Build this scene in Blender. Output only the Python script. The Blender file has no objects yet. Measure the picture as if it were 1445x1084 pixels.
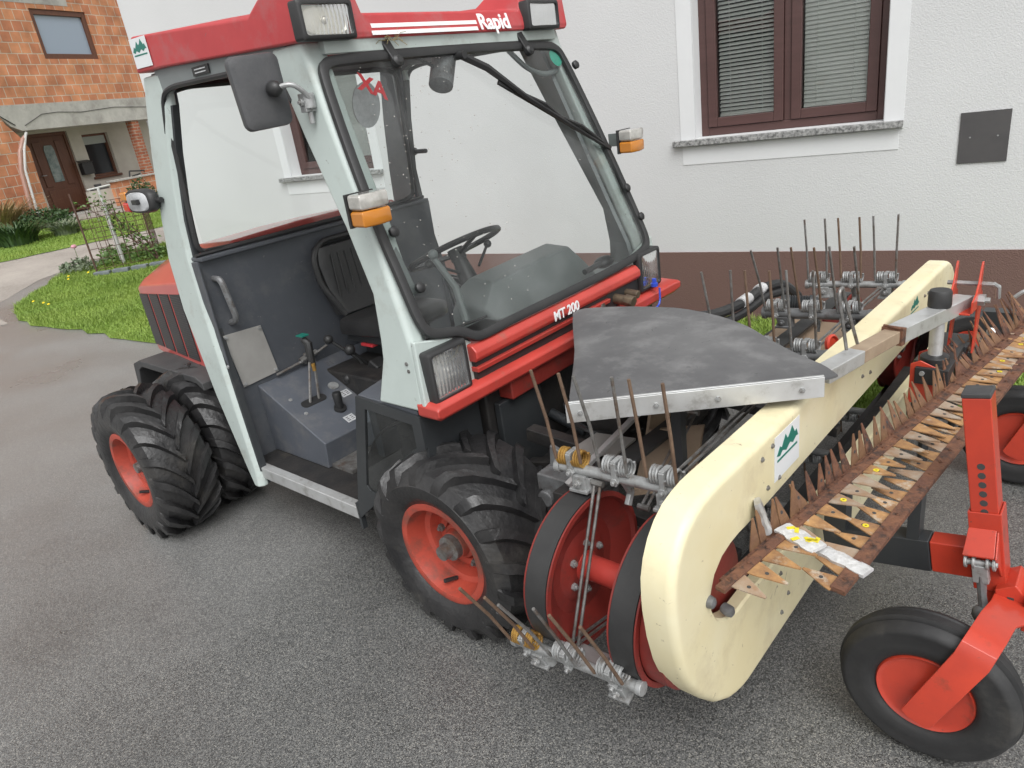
import bpy, bmesh, math, random
import numpy as np
from mathutils import Vector, Matrix, geometry
from math import sin, cos, pi, radians, sqrt, atan2
rnd = random.Random(7)
scene = bpy.context.scene
COL = scene.collection
V = Vector

# ------------------------------------------------------------------ frames
_L = V((.685, .729, 0)).normalized(); _F = V((_L.y, -_L.x, 0))
def frame(o, x, y):
    z = V((0, 0, 1))
    return Matrix(((x.x, y.x, z.x, o[0]), (x.y, y.y, z.y, o[1]), (x.z, y.z, z.z, o[2]), (0, 0, 0, 1)))
TF = frame(_L * 2.1, _F, _L)                                   # tractor frame: x forward, y to its left, z up
HF = frame((3.13, 4.041, 0), V((.8211, -.5708, 0)), V((.5708, .8211, 0)))      # white house: x right along wall, y into wall
BF = frame((-10.74, 19.93, 0), V((.34, .9404, 0)), V((-.9404, .34, 0)))       # brick house
WF = Matrix.Identity(4)
CUR = [WF]

def terr(x, y):
    t = min(max((y * .86 - x * .5 - 11) / 7, 0), 1)
    return .45 * t * t * (3 - 2 * t)

# ------------------------------------------------------------------ materials
def lin(c): return tuple((v / 255 / 12.92 if v / 255 <= .04045 else ((v / 255 + .055) / 1.055) ** 2.4) for v in c) + (1,)
MATS = {}
def mat(name, col, rough=.5, metal=0, col2=None, nscale=6., namt=.5, bump=0., bscale=60., coat=0, spec=.5, dirt=None, dscale=3., dlo=.5, dhi=.7, rvar=.0, stretch=None, detail=6, specks=None, sscale=55, slo=.68):
    m = bpy.data.materials.new(name); m.use_nodes = True; nt = m.node_tree; N = nt.nodes; K = nt.links
    b = N['Principled BSDF']; b.inputs['Roughness'].default_value = rough; b.inputs['Metallic'].default_value = metal
    b.inputs['Coat Weight'].default_value = coat; b.inputs['Specular IOR Level'].default_value = spec
    b.inputs['Base Color'].default_value = (*col, 1)
    tc = N.new('ShaderNodeTexCoord'); src = tc.outputs['Object']
    if stretch:
        mp = N.new('ShaderNodeMapping'); mp.inputs['Scale'].default_value = stretch; K.new(src, mp.inputs['Vector']); src = mp.outputs['Vector']
    out = None
    if col2:
        n = N.new('ShaderNodeTexNoise'); n.inputs['Scale'].default_value = nscale; n.inputs['Detail'].default_value = detail; n.inputs['Roughness'].default_value = .65
        K.new(src, n.inputs['Vector'])
        r = N.new('ShaderNodeMapRange'); r.inputs['From Min'].default_value = .5 - .28 * namt - .02; r.inputs['From Max'].default_value = .5 + .28 * namt + .02
        K.new(n.outputs['Fac'], r.inputs['Value'])
        mx = N.new('ShaderNodeMix'); mx.data_type = 'RGBA'; mx.inputs[6].default_value = (*col, 1); mx.inputs[7].default_value = (*col2, 1)
        K.new(r.outputs['Result'], mx.inputs[0]); out = mx.outputs[2]; K.new(out, b.inputs['Base Color'])
        if rvar:
            rr = N.new('ShaderNodeMapRange'); rr.inputs['To Min'].default_value = rough - rvar; rr.inputs['To Max'].default_value = rough + rvar
            K.new(n.outputs['Fac'], rr.inputs['Value']); K.new(rr.outputs['Result'], b.inputs['Roughness'])
    if dirt:
        n = N.new('ShaderNodeTexNoise'); n.inputs['Scale'].default_value = dscale; n.inputs['Detail'].default_value = 9; n.inputs['Roughness'].default_value = .7
        K.new(src, n.inputs['Vector'])
        r = N.new('ShaderNodeMapRange'); r.inputs['From Min'].default_value = dlo; r.inputs['From Max'].default_value = dhi; K.new(n.outputs['Fac'], r.inputs['Value'])
        mx = N.new('ShaderNodeMix'); mx.data_type = 'RGBA'; mx.inputs[7].default_value = (*dirt, 1)
        if out: K.new(out, mx.inputs[6])
        else: mx.inputs[6].default_value = (*col, 1)
        K.new(r.outputs['Result'], mx.inputs[0]); out = mx.outputs[2]; K.new(out, b.inputs['Base Color'])
    if specks:
        n = N.new('ShaderNodeTexNoise'); n.inputs['Scale'].default_value = sscale; n.inputs['Detail'].default_value = 3; n.inputs['Roughness'].default_value = .6; n.inputs['Distortion'].default_value = .8
        K.new(tc.outputs['Object'], n.inputs['Vector'])
        r = N.new('ShaderNodeMapRange'); r.inputs['From Min'].default_value = slo; r.inputs['From Max'].default_value = slo + .05; r.inputs['To Max'].default_value = .75; K.new(n.outputs['Fac'], r.inputs['Value'])
        mx = N.new('ShaderNodeMix'); mx.data_type = 'RGBA'; mx.inputs[7].default_value = (*specks, 1)
        if out: K.new(out, mx.inputs[6])
        else: mx.inputs[6].default_value = (*col, 1)
        K.new(r.outputs['Result'], mx.inputs[0]); out = mx.outputs[2]; K.new(out, b.inputs['Base Color'])
    if bump:
        n = N.new('ShaderNodeTexNoise'); n.inputs['Scale'].default_value = bscale; n.inputs['Detail'].default_value = 5
        K.new(tc.outputs['Object'], n.inputs['Vector'])
        bp = N.new('ShaderNodeBump'); bp.inputs['Strength'].default_value = bump; bp.inputs['Distance'].default_value = .01
        K.new(n.outputs['Fac'], bp.inputs['Height']); K.new(bp.outputs['Normal'], b.inputs['Normal'])
    MATS[name] = m; return m
def glassmat(name, tint=(1, 1, 1), refl=1.0, ior=1.45, rough=0.0, haze=0.0):
    m = bpy.data.materials.new(name); m.use_nodes = True; nt = m.node_tree; N = nt.nodes; K = nt.links
    for n in list(N): N.remove(n)
    o = N.new('ShaderNodeOutputMaterial'); t = N.new('ShaderNodeBsdfTransparent'); t.inputs[0].default_value = (*tint, 1)
    g = N.new('ShaderNodeBsdfGlossy'); g.inputs['Roughness'].default_value = rough
    f = N.new('ShaderNodeFresnel'); f.inputs[0].default_value = ior
    mx = N.new('ShaderNodeMixShader'); K.new(f.outputs[0], mx.inputs[0]); K.new(t.outputs[0], mx.inputs[1]); K.new(g.outputs[0], mx.inputs[2])
    last = mx.outputs[0]
    if haze:
        d = N.new('ShaderNodeBsdfDiffuse'); d.inputs[0].default_value = (.6, .62, .62, 1)
        n = N.new('ShaderNodeTexNoise'); n.inputs['Scale'].default_value = 5; n.inputs['Detail'].default_value = 8
        tc = N.new('ShaderNodeTexCoord'); K.new(tc.outputs['Object'], n.inputs['Vector'])
        r = N.new('ShaderNodeMapRange'); r.inputs['From Min'].default_value = .35; r.inputs['From Max'].default_value = .75; r.inputs['To Max'].default_value = haze * 2
        K.new(n.outputs['Fac'], r.inputs['Value'])
        m2 = N.new('ShaderNodeMixShader'); K.new(r.outputs['Result'], m2.inputs[0]); K.new(last, m2.inputs[1]); K.new(d.outputs[0], m2.inputs[2]); last = m2.outputs[0]
    K.new(last, o.inputs[0]); MATS[name] = m; return m

mat('red', (.52, .060, .046), .40, col2=(.40, .044, .034), nscale=3, coat=.25, dirt=(.28, .11, .08), dscale=9, dlo=.56, dhi=.80, bump=.04, bscale=25, specks=(.12, .05, .04), slo=.70)
mat('roofred', (.50, .058, .062), .50, col2=(.43, .045, .05), nscale=4, dirt=(.36, .15, .15), dscale=6, dlo=.50, dhi=.8, specks=(.22, .10, .10), sscale=40, slo=.70)
mat('hoodred', (.60, .10, .09), .30, col2=(.52, .085, .075), nscale=3, coat=.6)
mat('orange', (.54, .054, .026), .38, col2=(.42, .042, .024), nscale=5, coat=.2, dirt=(.20, .05, .03), dscale=12, dlo=.57, dhi=.75, specks=(.10, .05, .04), sscale=60, slo=.69)
mat('rimred', (.46, .070, .042), .5, col2=(.30, .05, .034), nscale=7, dirt=(.13, .07, .05), dscale=7, dlo=.48, dhi=.68, bump=.1)
mat('darkred', (.25, .030, .022), .45, col2=(.17, .022, .018), nscale=5, dirt=(.07, .04, .03), dscale=14, dlo=.56, dhi=.75, bump=.08)
mat('pale', (.47, .53, .505), .42, col2=(.43, .485, .462), nscale=4, dirt=(.33, .34, .31), dscale=7, dlo=.54, dhi=.80, bump=.03, bscale=30, specks=(.16, .15, .13), sscale=48, slo=.69)
mat('palein', (.22, .24, .24), .5, col2=(.17, .19, .19), nscale=4)
mat('slate', (.080, .086, .098), .42, col2=(.066, .072, .082), nscale=3, dirt=(.13, .13, .13), dscale=5, dlo=.50, dhi=.85, bump=.05, bscale=40, specks=(.19, .18, .17), sscale=50, slo=.70)
mat('slatelight', (.097, .106, .124), .42, col2=(.077, .085, .10), nscale=3, dirt=(.17, .165, .16), dscale=7, dlo=.50, dhi=.85, bump=.05, bscale=40, specks=(.05, .05, .05), sscale=60, slo=.69)
mat('cowl', (.155, .175, .172), .5, col2=(.13, .145, .142), nscale=3, bump=.03)
mat('black', (.018, .018, .019), .45, col2=(.03, .03, .03), nscale=5, bump=.05)
mat('chassis', (.014, .014, .015), .55, col2=(.035, .032, .03), nscale=6, dirt=(.07, .06, .05), dscale=9, dlo=.55, dhi=.8, bump=.2)
mat('darkpaint', (.028, .031, .034), .4, col2=(.04, .043, .045), nscale=5, dirt=(.1, .095, .09), dscale=9, dlo=.6, dhi=.85)
mat('rubber', (.020, .020, .021), .5, col2=(.034, .034, .034), nscale=5, bump=.05)
mat('mudguard', (.045, .045, .047), .6, col2=(.065, .065, .065), nscale=8, bump=.1)
mat('tyre', (.014, .014, .015), .36, col2=(.032, .031, .031), nscale=7, dirt=(.070, .065, .058), dscale=5, dlo=.54, dhi=.80, bump=.35, bscale=45, rvar=.16)
mat('tyre2', (.017, .017, .018), .6, col2=(.030, .030, .030), nscale=7, dirt=(.07, .065, .058), dscale=7, dlo=.55, dhi=.85, bump=.1)
mat('flap', (.085, .085, .088), .6, col2=(.135, .135, .136), nscale=2.2, dirt=(.22, .22, .22), dscale=9, dlo=.48, dhi=.85, specks=(.045, .045, .045), sscale=30, slo=.67, bump=.12, bscale=20, stretch=(1, 1, 1))
mat('alu', (.62, .63, .63), .42, .55, col2=(.50, .50, .49), nscale=8, dirt=(.32, .31, .29), dscale=16, dlo=.55, dhi=.75)
mat('aluplate', (.42, .41, .39), .45, .25, col2=(.34, .33, .31), nscale=4)
mat('zinc', (.42, .43, .43), .42, .4, col2=(.27, .27, .265), nscale=30, dirt=(.16, .12, .09), dscale=30, dlo=.55, dhi=.75)
mat('steel', (.27, .27, .265), .42, .5, col2=(.13, .12, .11), nscale=25, dirt=(.12, .075, .05), dscale=20, dlo=.5, dhi=.7)
mat('greysteel', (.20, .205, .21), .5, .2, col2=(.10, .10, .10), nscale=16, dirt=(.07, .05, .04), dscale=22, dlo=.55, dhi=.7)
mat('tinerust', (.19, .125, .085), .6, .2, col2=(.12, .075, .05), nscale=25, bump=.2)
mat('gold', (.46, .27, .055), .45, .3, col2=(.26, .14, .04), nscale=30)
mat('yellow', (.70, .58, .03), .5)
mat('cream', (.76, .70, .49), .48, col2=(.71, .63, .39), nscale=2.5, coat=.15, dirt=(.52, .44, .28), dscale=6, dlo=.52, dhi=.85, bump=.02, bscale=25, specks=(.30, .24, .15), sscale=34, slo=.675)
mat('rust', (.105, .046, .030), .78, col2=(.19, .085, .045), nscale=18, dirt=(.048, .028, .022), dscale=30, dlo=.48, dhi=.62, bump=.5, bscale=90)
mat('tooth', (.45, .25, .10), .6, col2=(.20, .105, .055), nscale=22, dirt=(.44, .38, .30), dscale=16, dlo=.54, dhi=.64, bump=.25, bscale=80)
mat('toothgrey', (.38, .33, .27), .45, .1, col2=(.30, .17, .09), nscale=18, bump=.2)
mat('guard', (.14, .070, .042), .7, col2=(.22, .12, .06), nscale=18, bump=.4, bscale=80)
mat('tape', (.60, .60, .60), .35, col2=(.46, .46, .46), nscale=40, bump=.6, bscale=60)
mat('tan', (.30, .215, .145), .6, col2=(.22, .16, .11), nscale=6)
mat('wood', (.34, .26, .18), .6, col2=(.25, .18, .125), nscale=12)
mat('white', (.80, .80, .80), .5)
mat('sticker', (.74, .76, .77), .35)
mat('green', (.012, .17, .13), .4)
mat('greensticker', (.05, .42, .30), .4)
mat('redmark', (.62, .05, .06), .4)
mat('vinyl', (.022, .022, .023), .38, col2=(.035, .035, .035), nscale=6, bump=.15, bscale=30)
mat('orangelens', (.52, .19, .02), .2, coat=.5)
mat('redlens', (.55, .02, .015), .2, coat=.5)
mat('clearlens', (.62, .60, .56), .12, .35, col2=(.42, .41, .38), nscale=25, coat=.8, bump=.15, bscale=60)
mat('lens_', (.50, .48, .43), .16, .65, col2=(.30, .29, .26), nscale=9, coat=1, bump=.2, bscale=50)
mat('reflector', (.92, .91, .87), .38, .85, col2=(.70, .68, .62), nscale=6)
mat('blue', (.03, .07, .45), .4)
mat('brass', (.17, .13, .085), .5, .4, col2=(.08, .06, .045), nscale=30)
mat('labelgrey', (.52, .53, .54), .5, col2=(.40, .41, .42), nscale=60)
mat('brownwin', (.078, .040, .036), .42, col2=(.095, .048, .044), nscale=4, stretch=(1, 1, 8))
mat('granite', (.42, .42, .41), .6, col2=(.10, .10, .10), nscale=45, namt=.35)
mat('slat', (.80, .82, .78), .4)
mat('slatdark', (.36, .39, .37), .45)
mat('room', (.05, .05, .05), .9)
mat('smooth', (.73, .74, .745), .8, col2=(.69, .70, .705), nscale=2)
mat('plate', (.065, .062, .064), .55, col2=(.08, .076, .076), nscale=6)
mat('concrete', (.50, .49, .45), .9, col2=(.38, .37, .34), nscale=3, dirt=(.20, .18, .16), dscale=2, dlo=.5, dhi=.8, bump=.3, bscale=8)
mat('plaster', (.60, .57, .50), .9, col2=(.48, .45, .39), nscale=1.2, bump=.3, bscale=8)
mat('door', (.15, .062, .035), .5, col2=(.11, .045, .027), nscale=5, stretch=(6, 6, 1))
mat('doorglass', (.14, .19, .19), .25, col2=(.30, .34, .32), nscale=9)
mat('windowpane', (.30, .36, .44), .12, spec=.9)  # pale blue base colour painted in place of the reflected sky
mat('darkpane', (.03, .033, .037), .12)
mat('pipe', (.42, .25, .20), .5)
mat('pipewhite', (.55, .55, .53), .5)
mat('leafdark', (.035, .075, .028), .5, col2=(.06, .11, .035), nscale=6)
mat('leaf', (.075, .15, .03), .5, col2=(.12, .20, .05), nscale=5)
mat('leafgrey', (.13, .18, .11), .5, col2=(.20, .23, .15), nscale=5)
mat('straw', (.34, .25, .13), .7, col2=(.20, .17, .07), nscale=4)
mat('blade', (.15, .255, .035), .6, col2=(.25, .34, .06), nscale=1.1, namt=.8)
mat('lawnsoil', (.13, .22, .03), .9, col2=(.19, .27, .045), nscale=2.5)
mat('flowery', (.85, .65, .02), .6)
mat('flowerp', (.62, .30, .36), .6)
mat('stoneb', (.13, .15, .165), .8, col2=(.20, .22, .23), nscale=5, bump=.4, bscale=15)
mat('wirerust', (.10, .055, .04), .8)
mat('roofsheet', (.20, .08, .06), .8)
mat('mirrorback', (.062, .064, .068), .45, col2=(.085, .085, .088), nscale=8, bump=.1, bscale=120)
mat('mirrorface', (.5, .5, .52), .05, 1)
glassmat('glass', (.93, .96, .95), haze=.05)
glassmat('houseglass', (.95, .96, .955), ior=1.38)
glassmat('lens', (.97, .96, .92), ior=1.5, rough=.06, haze=.26)
glassmat('clearglass', (.97, .985, .98), ior=1.35)
glassmat('sideglass', (.62, .68, .68), ior=1.5, haze=.03)

def asphalt():
    m = bpy.data.materials.new('asphalt'); m.use_nodes = True; nt = m.node_tree; N = nt.nodes; K = nt.links; b = N['Principled BSDF']
    tc = N.new('ShaderNodeTexCoord')
    v = N.new('ShaderNodeTexVoronoi'); v.inputs['Scale'].default_value = 330; K.new(tc.outputs['Object'], v.inputs['Vector'])
    n2 = N.new('ShaderNodeTexNoise'); n2.inputs['Scale'].default_value = 170; n2.inputs['Detail'].default_value = 3; K.new(tc.outputs['Object'], n2.inputs['Vector'])
    cr = N.new('ShaderNodeValToRGB'); e = cr.color_ramp.elements
    e[0].position = 0; e[0].color = (.030, .029, .027, 1); e[1].position = 1; e[1].color = (.30, .29, .26, 1)
    for p, c in ((.22, (.062, .063, .062, 1)), (.5, (.108, .109, .108, 1)), (.86, (.185, .185, .178, 1))):
        x = cr.color_ramp.elements.new(p); x.color = c
    sp = N.new('ShaderNodeSeparateColor'); K.new(v.outputs['Color'], sp.inputs[0]); K.new(sp.outputs[0], cr.inputs[0])
    n1 = N.new('ShaderNodeTexNoise'); n1.inputs['Scale'].default_value = .9; n1.inputs['Detail'].default_value = 6; K.new(tc.outputs['Object'], n1.inputs['Vector'])
    r1 = N.new('ShaderNodeMapRange'); r1.inputs['From Min'].default_value = .3; r1.inputs['From Max'].default_value = .7; r1.inputs['To Min'].default_value = .78; r1.inputs['To Max'].default_value = 1.22
    K.new(n1.outputs['Fac'], r1.inputs['Value'])
    mu = N.new('ShaderNodeMix'); mu.data_type = 'RGBA'; mu.blend_type = 'MULTIPLY'; mu.inputs[0].default_value = 1
    K.new(cr.outputs[0], mu.inputs[6]); K.new(r1.outputs[0], mu.inputs[7]); # grazing sky reflection painted into the colour: paler towards the far left, irregular edge
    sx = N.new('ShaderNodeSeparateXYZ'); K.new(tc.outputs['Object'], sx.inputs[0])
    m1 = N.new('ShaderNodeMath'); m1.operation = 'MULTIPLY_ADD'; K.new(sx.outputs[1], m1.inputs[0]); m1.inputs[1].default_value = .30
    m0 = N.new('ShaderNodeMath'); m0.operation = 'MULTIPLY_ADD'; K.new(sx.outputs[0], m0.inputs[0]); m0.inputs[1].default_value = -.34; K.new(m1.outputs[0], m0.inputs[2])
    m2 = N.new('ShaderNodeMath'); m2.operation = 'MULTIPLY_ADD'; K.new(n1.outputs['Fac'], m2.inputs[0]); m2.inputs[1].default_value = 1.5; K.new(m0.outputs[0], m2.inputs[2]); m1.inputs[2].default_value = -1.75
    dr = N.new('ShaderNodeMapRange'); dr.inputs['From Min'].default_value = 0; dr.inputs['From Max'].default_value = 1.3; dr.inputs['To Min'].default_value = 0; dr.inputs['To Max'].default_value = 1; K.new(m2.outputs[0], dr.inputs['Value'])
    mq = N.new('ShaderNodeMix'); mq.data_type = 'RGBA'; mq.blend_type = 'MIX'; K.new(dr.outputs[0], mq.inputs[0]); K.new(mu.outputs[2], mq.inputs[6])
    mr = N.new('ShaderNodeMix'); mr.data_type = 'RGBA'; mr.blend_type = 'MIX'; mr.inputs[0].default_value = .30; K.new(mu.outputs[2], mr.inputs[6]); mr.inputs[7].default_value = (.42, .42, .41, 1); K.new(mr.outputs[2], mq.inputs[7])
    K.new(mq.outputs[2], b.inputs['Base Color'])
    r2 = N.new('ShaderNodeMapRange'); r2.inputs['From Min'].default_value = .35; r2.inputs['From Max'].default_value = .65; r2.inputs['To Min'].default_value = .26; r2.inputs['To Max'].default_value = .46
    K.new(n1.outputs['Fac'], r2.inputs['Value']); K.new(r2.outputs[0], b.inputs['Roughness'])
    b.inputs['Specular IOR Level'].default_value = 1.0
    ad = N.new('ShaderNodeMath'); ad.operation = 'ADD'; K.new(v.outputs['Distance'], ad.inputs[0]); K.new(n2.outputs['Fac'], ad.inputs[1])
    bp = N.new('ShaderNodeBump'); bp.inputs['Strength'].default_value = .30; bp.inputs['Distance'].default_value = .0025; bp.invert = True
    K.new(ad.outputs[0], bp.inputs['Height']); K.new(bp.outputs['Normal'], b.inputs['Normal'])
    MATS['asphalt'] = m
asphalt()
def gravel(name, a, c, sc):
    m = mat(name, a, .85, col2=c, nscale=sc, bump=.3, bscale=sc * 4, dirt=tuple(v * 1.25 for v in a), dscale=.8, dlo=.4, dhi=.7); return m
gravel('path', (.33, .30, .27), (.25, .225, .20), 30)
def render_plaster(name, a, bumpd=.006, sc=70, strength=.8):
    m = bpy.data.materials.new(name); m.use_nodes = True; nt = m.node_tree; N = nt.nodes; K = nt.links; b = N['Principled BSDF']
    tc = N.new('ShaderNodeTexCoord'); v = N.new('ShaderNodeTexVoronoi'); v.inputs['Scale'].default_value = sc; v.feature = 'SMOOTH_F1'
    n = N.new('ShaderNodeTexNoise'); n.inputs['Scale'].default_value = sc * 1.1; n.inputs['Detail'].default_value = 4
    K.new(tc.outputs['Object'], v.inputs['Vector']); K.new(tc.outputs['Object'], n.inputs['Vector'])
    ad = N.new('ShaderNodeMath'); ad.operation = 'ADD'; K.new(v.outputs['Distance'], ad.inputs[0]); K.new(n.outputs['Fac'], ad.inputs[1])
    bp = N.new('ShaderNodeBump'); bp.inputs['Strength'].default_value = strength; bp.inputs['Distance'].default_value = bumpd; K.new(ad.outputs[0], bp.inputs['Height']); K.new(bp.outputs['Normal'], b.inputs['Normal'])
    n1 = N.new('ShaderNodeTexNoise'); n1.inputs['Scale'].default_value = .7; n1.inputs['Detail'].default_value = 7; K.new(tc.outputs['Object'], n1.inputs['Vector'])
    mx = N.new('ShaderNodeMix'); mx.data_type = 'RGBA'; mx.inputs[6].default_value = (*[c * .86 for c in a], 1); mx.inputs[7].default_value = (*[min(1, c * 1.12) for c in a], 1)
    K.new(n1.outputs['Fac'], mx.inputs[0]); K.new(mx.outputs[2], b.inputs['Base Color']); b.inputs['Roughness'].default_value = .9
    MATS[name] = m
render_plaster('wall', (.62, .625, .625), .003, 120, .38)
render_plaster('plinth', (.170, .101, .086), .004, 160, .6)
def brick(name, c1, c2, mortar, w=.30, h=.235, ms=.012):
    m = bpy.data.materials.new(name); m.use_nodes = True; nt = m.node_tree; N = nt.nodes; K = nt.links; b = N['Principled BSDF']
    tc = N.new('ShaderNodeTexCoord'); sx = N.new('ShaderNodeSeparateXYZ'); cx = N.new('ShaderNodeCombineXYZ'); K.new(tc.outputs['Object'], sx.inputs[0])
    ax = N.new('ShaderNodeMath'); K.new(sx.outputs[0], ax.inputs[0]); K.new(sx.outputs[1], ax.inputs[1]); K.new(ax.outputs[0], cx.inputs[0]); K.new(sx.outputs[2], cx.inputs[1])
    t = N.new('ShaderNodeTexBrick'); K.new(cx.outputs[0], t.inputs['Vector']); t.inputs['Scale'].default_value = 1
    t.inputs['Brick Width'].default_value = w; t.inputs['Row Height'].default_value = h; t.inputs['Mortar Size'].default_value = ms; t.inputs['Mortar Smooth'].default_value = .3
    t.inputs['Color1'].default_value = (*c1, 1); t.inputs['Color2'].default_value = (*c2, 1); t.inputs['Mortar'].default_value = (*mortar, 1)
    n = N.new('ShaderNodeTexNoise'); n.inputs['Scale'].default_value = 2.2; n.inputs['Detail'].default_value = 8; K.new(tc.outputs['Object'], n.inputs['Vector'])
    r = N.new('ShaderNodeMapRange'); r.inputs['From Min'].default_value = .3; r.inputs['From Max'].default_value = .7; r.inputs['To Min'].default_value = .68; r.inputs['To Max'].default_value = 1.3
    K.new(n.outputs['Fac'], r.inputs['Value'])
    mu = N.new('ShaderNodeMix'); mu.data_type = 'RGBA'; mu.blend_type = 'MULTIPLY'; mu.inputs[0].default_value = 1; K.new(t.outputs['Color'], mu.inputs[6]); K.new(r.outputs[0], mu.inputs[7])
    K.new(mu.outputs[2], b.inputs['Base Color']); b.inputs['Roughness'].default_value = .9
    bp = N.new('ShaderNodeBump'); bp.inputs['Strength'].default_value = .7; bp.inputs['Distance'].default_value = .02; bp.invert = True; K.new(t.outputs['Fac'], bp.inputs['Height']); K.new(bp.outputs['Normal'], b.inputs['Normal'])
    MATS[name] = m
brick('brick', (.62, .28, .14), (.48, .19, .10), (.58, .47, .36), .27, .235, .011)
brick('brickdark', (.34, .10, .05), (.40, .14, .07), (.40, .34, .27), .26, .08, .01)

# ------------------------------------------------------------------ mesh helpers (bmesh in frame coordinates)
def BM(): return bmesh.new()
def hexa(bm, p, quads=((0, 3, 2, 1), (4, 5, 6, 7), (0, 1, 5, 4), (1, 2, 6, 5), (2, 3, 7, 6), (3, 0, 4, 7))):
    v = [bm.verts.new(q) for q in p]
    for f in quads: bm.faces.new([v[i] for i in f])
def box(bm, x0, x1, y0, y1, z0, z1, M=None):
    p = [V(q) for q in ((x0, y0, z0), (x1, y0, z0), (x1, y1, z0), (x0, y1, z0), (x0, y0, z1), (x1, y0, z1), (x1, y1, z1), (x0, y1, z1))]
    if M: p = [M @ q for q in p]
    hexa(bm, p)
def beam(bm, a, b, w, h, up=(0, 0, 1)):
    a = V(a); b = V(b); d = (b - a); s = d.cross(V(up)).normalized() * w / 2; u = s.cross(d).normalized() * h / 2
    hexa(bm, [a - s - u, a + s - u, b + s - u, b - s - u, a - s + u, a + s + u, b + s + u, b - s + u])
def prism(bm, pts, off):
    off = V(off); a = [bm.verts.new(V(p)) for p in pts]; b = [bm.verts.new(V(p) + off) for p in pts]; n = len(pts)
    bm.faces.new(a); bm.faces.new(b[::-1])
    for i in range(n): bm.faces.new((a[i], b[i], b[(i + 1) % n], a[(i + 1) % n]))
def loft(bm, secs, caps=True, closed=False):
    R = [[bm.verts.new(V(p)) for p in s] for s in secs]; n = len(R[0])
    m = len(R)
    for k in range(m if closed else m - 1):
        A = R[k]; B = R[(k + 1) % m]
        for i in range(n): bm.faces.new((A[i], A[(i + 1) % n], B[(i + 1) % n], B[i]))
    if caps and not closed: bm.faces.new(R[0][::-1]); bm.faces.new(R[-1])
def tube(bm, pts, r, seg=8, closed=False, caps=True):
    pts = [V(p) for p in pts]; n = len(pts); rr = r if hasattr(r, '__len__') else [r] * n
    T = []
    for i in range(n):
        a = pts[(i - 1) % n] if (closed or i > 0) else pts[i]; b = pts[(i + 1) % n] if (closed or i < n - 1) else pts[i]
        T.append((b - a).normalized())
    up = V((0, 0, 1)) if abs(T[0].z) < .9 else V((1, 0, 0)); u = T[0].cross(up).normalized(); secs = []
    for i in range(n):
        u = (u - T[i] * u.dot(T[i])).normalized(); w = T[i].cross(u)
        secs.append([pts[i] + (u * cos(2 * pi * k / seg) + w * sin(2 * pi * k / seg)) * rr[i] for k in range(seg)])
    loft(bm, secs, caps, closed)
def rtube(bm, pts, r, seg=8, rad=.03, n=4):
    """tube with rounded corners"""
    pts = [V(p) for p in pts]; out = [pts[0]]
    for i in range(1, len(pts) - 1):
        a, b, c = pts[i - 1], pts[i], pts[i + 1]; d1 = (a - b); d2 = (c - b); k = min(rad, d1.length * .45, d2.length * .45)
        p = b + d1.normalized() * k; q = b + d2.normalized() * k
        for j in range(n + 1):
            t = j / n; out.append(p * (1 - t) ** 2 + b * 2 * t * (1 - t) + q * t * t)
    out.append(pts[-1]); tube(bm, out, r, seg)
def axes(d):
    d = V(d).normalized(); up = V((0, 0, 1)) if abs(d.z) < .9 else V((1, 0, 0)); u = d.cross(up).normalized(); return d, u, d.cross(u)
def lathe(bm, prof, o, d, seg=32, caps=False):
    """prof: (radius, along)"""
    d, u, w = axes(d); o = V(o)
    secs = [[o + d * a + (u * cos(2 * pi * k / seg) + w * sin(2 * pi * k / seg)) * max(r, 1e-4) for k in range(seg)] for r, a in prof]
    loft(bm, secs, caps)
def cyl(bm, a, b, r, seg=16): a = V(a); b = V(b); lathe(bm, [(r, 0), (r, (b - a).length)], a, b - a, seg, True)
def ball(bm, c, r, sc=(1, 1, 1), seg=14, rings=8):
    m = Matrix.Translation(V(c)) @ Matrix.Diagonal((*sc, 1)); bmesh.ops.create_uvsphere(bm, u_segments=seg, v_segments=rings, radius=r, matrix=m)
def bolt(bm, c, d, r=.012, h=.008):
    d = V(d).normalized(); c = V(c); lathe(bm, [(r, 0), (r, h)], c, d, 6, True); lathe(bm, [(r * .55, 0), (r * .5, h * 1.7)], c, d, 8, True)
def coil(bm, c, d, R, r, turns=4, pitch=None, seg=6):
    d, u, w = axes(d); c = V(c); p = pitch or 2.1 * r; n = int(turns * 12)
    tube(bm, [c + d * (p * (i / 12 - turns / 2)) + (u * cos(i * pi / 6) + w * sin(i * pi / 6)) * R for i in range(n + 1)], r, seg)
def sheet(bm, f, nu, nv):
    g = [[bm.verts.new(f(i / nu, j / nv)) for j in range(nv + 1)] for i in range(nu + 1)]
    for i in range(nu):
        for j in range(nv): bm.faces.new((g[i][j], g[i + 1][j], g[i + 1][j + 1], g[i][j + 1]))
def solidify(bm, t):
    bmesh.ops.recalc_face_normals(bm, faces=bm.faces[:]); bmesh.ops.solidify(bm, geom=bm.faces[:], thickness=t)

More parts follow.
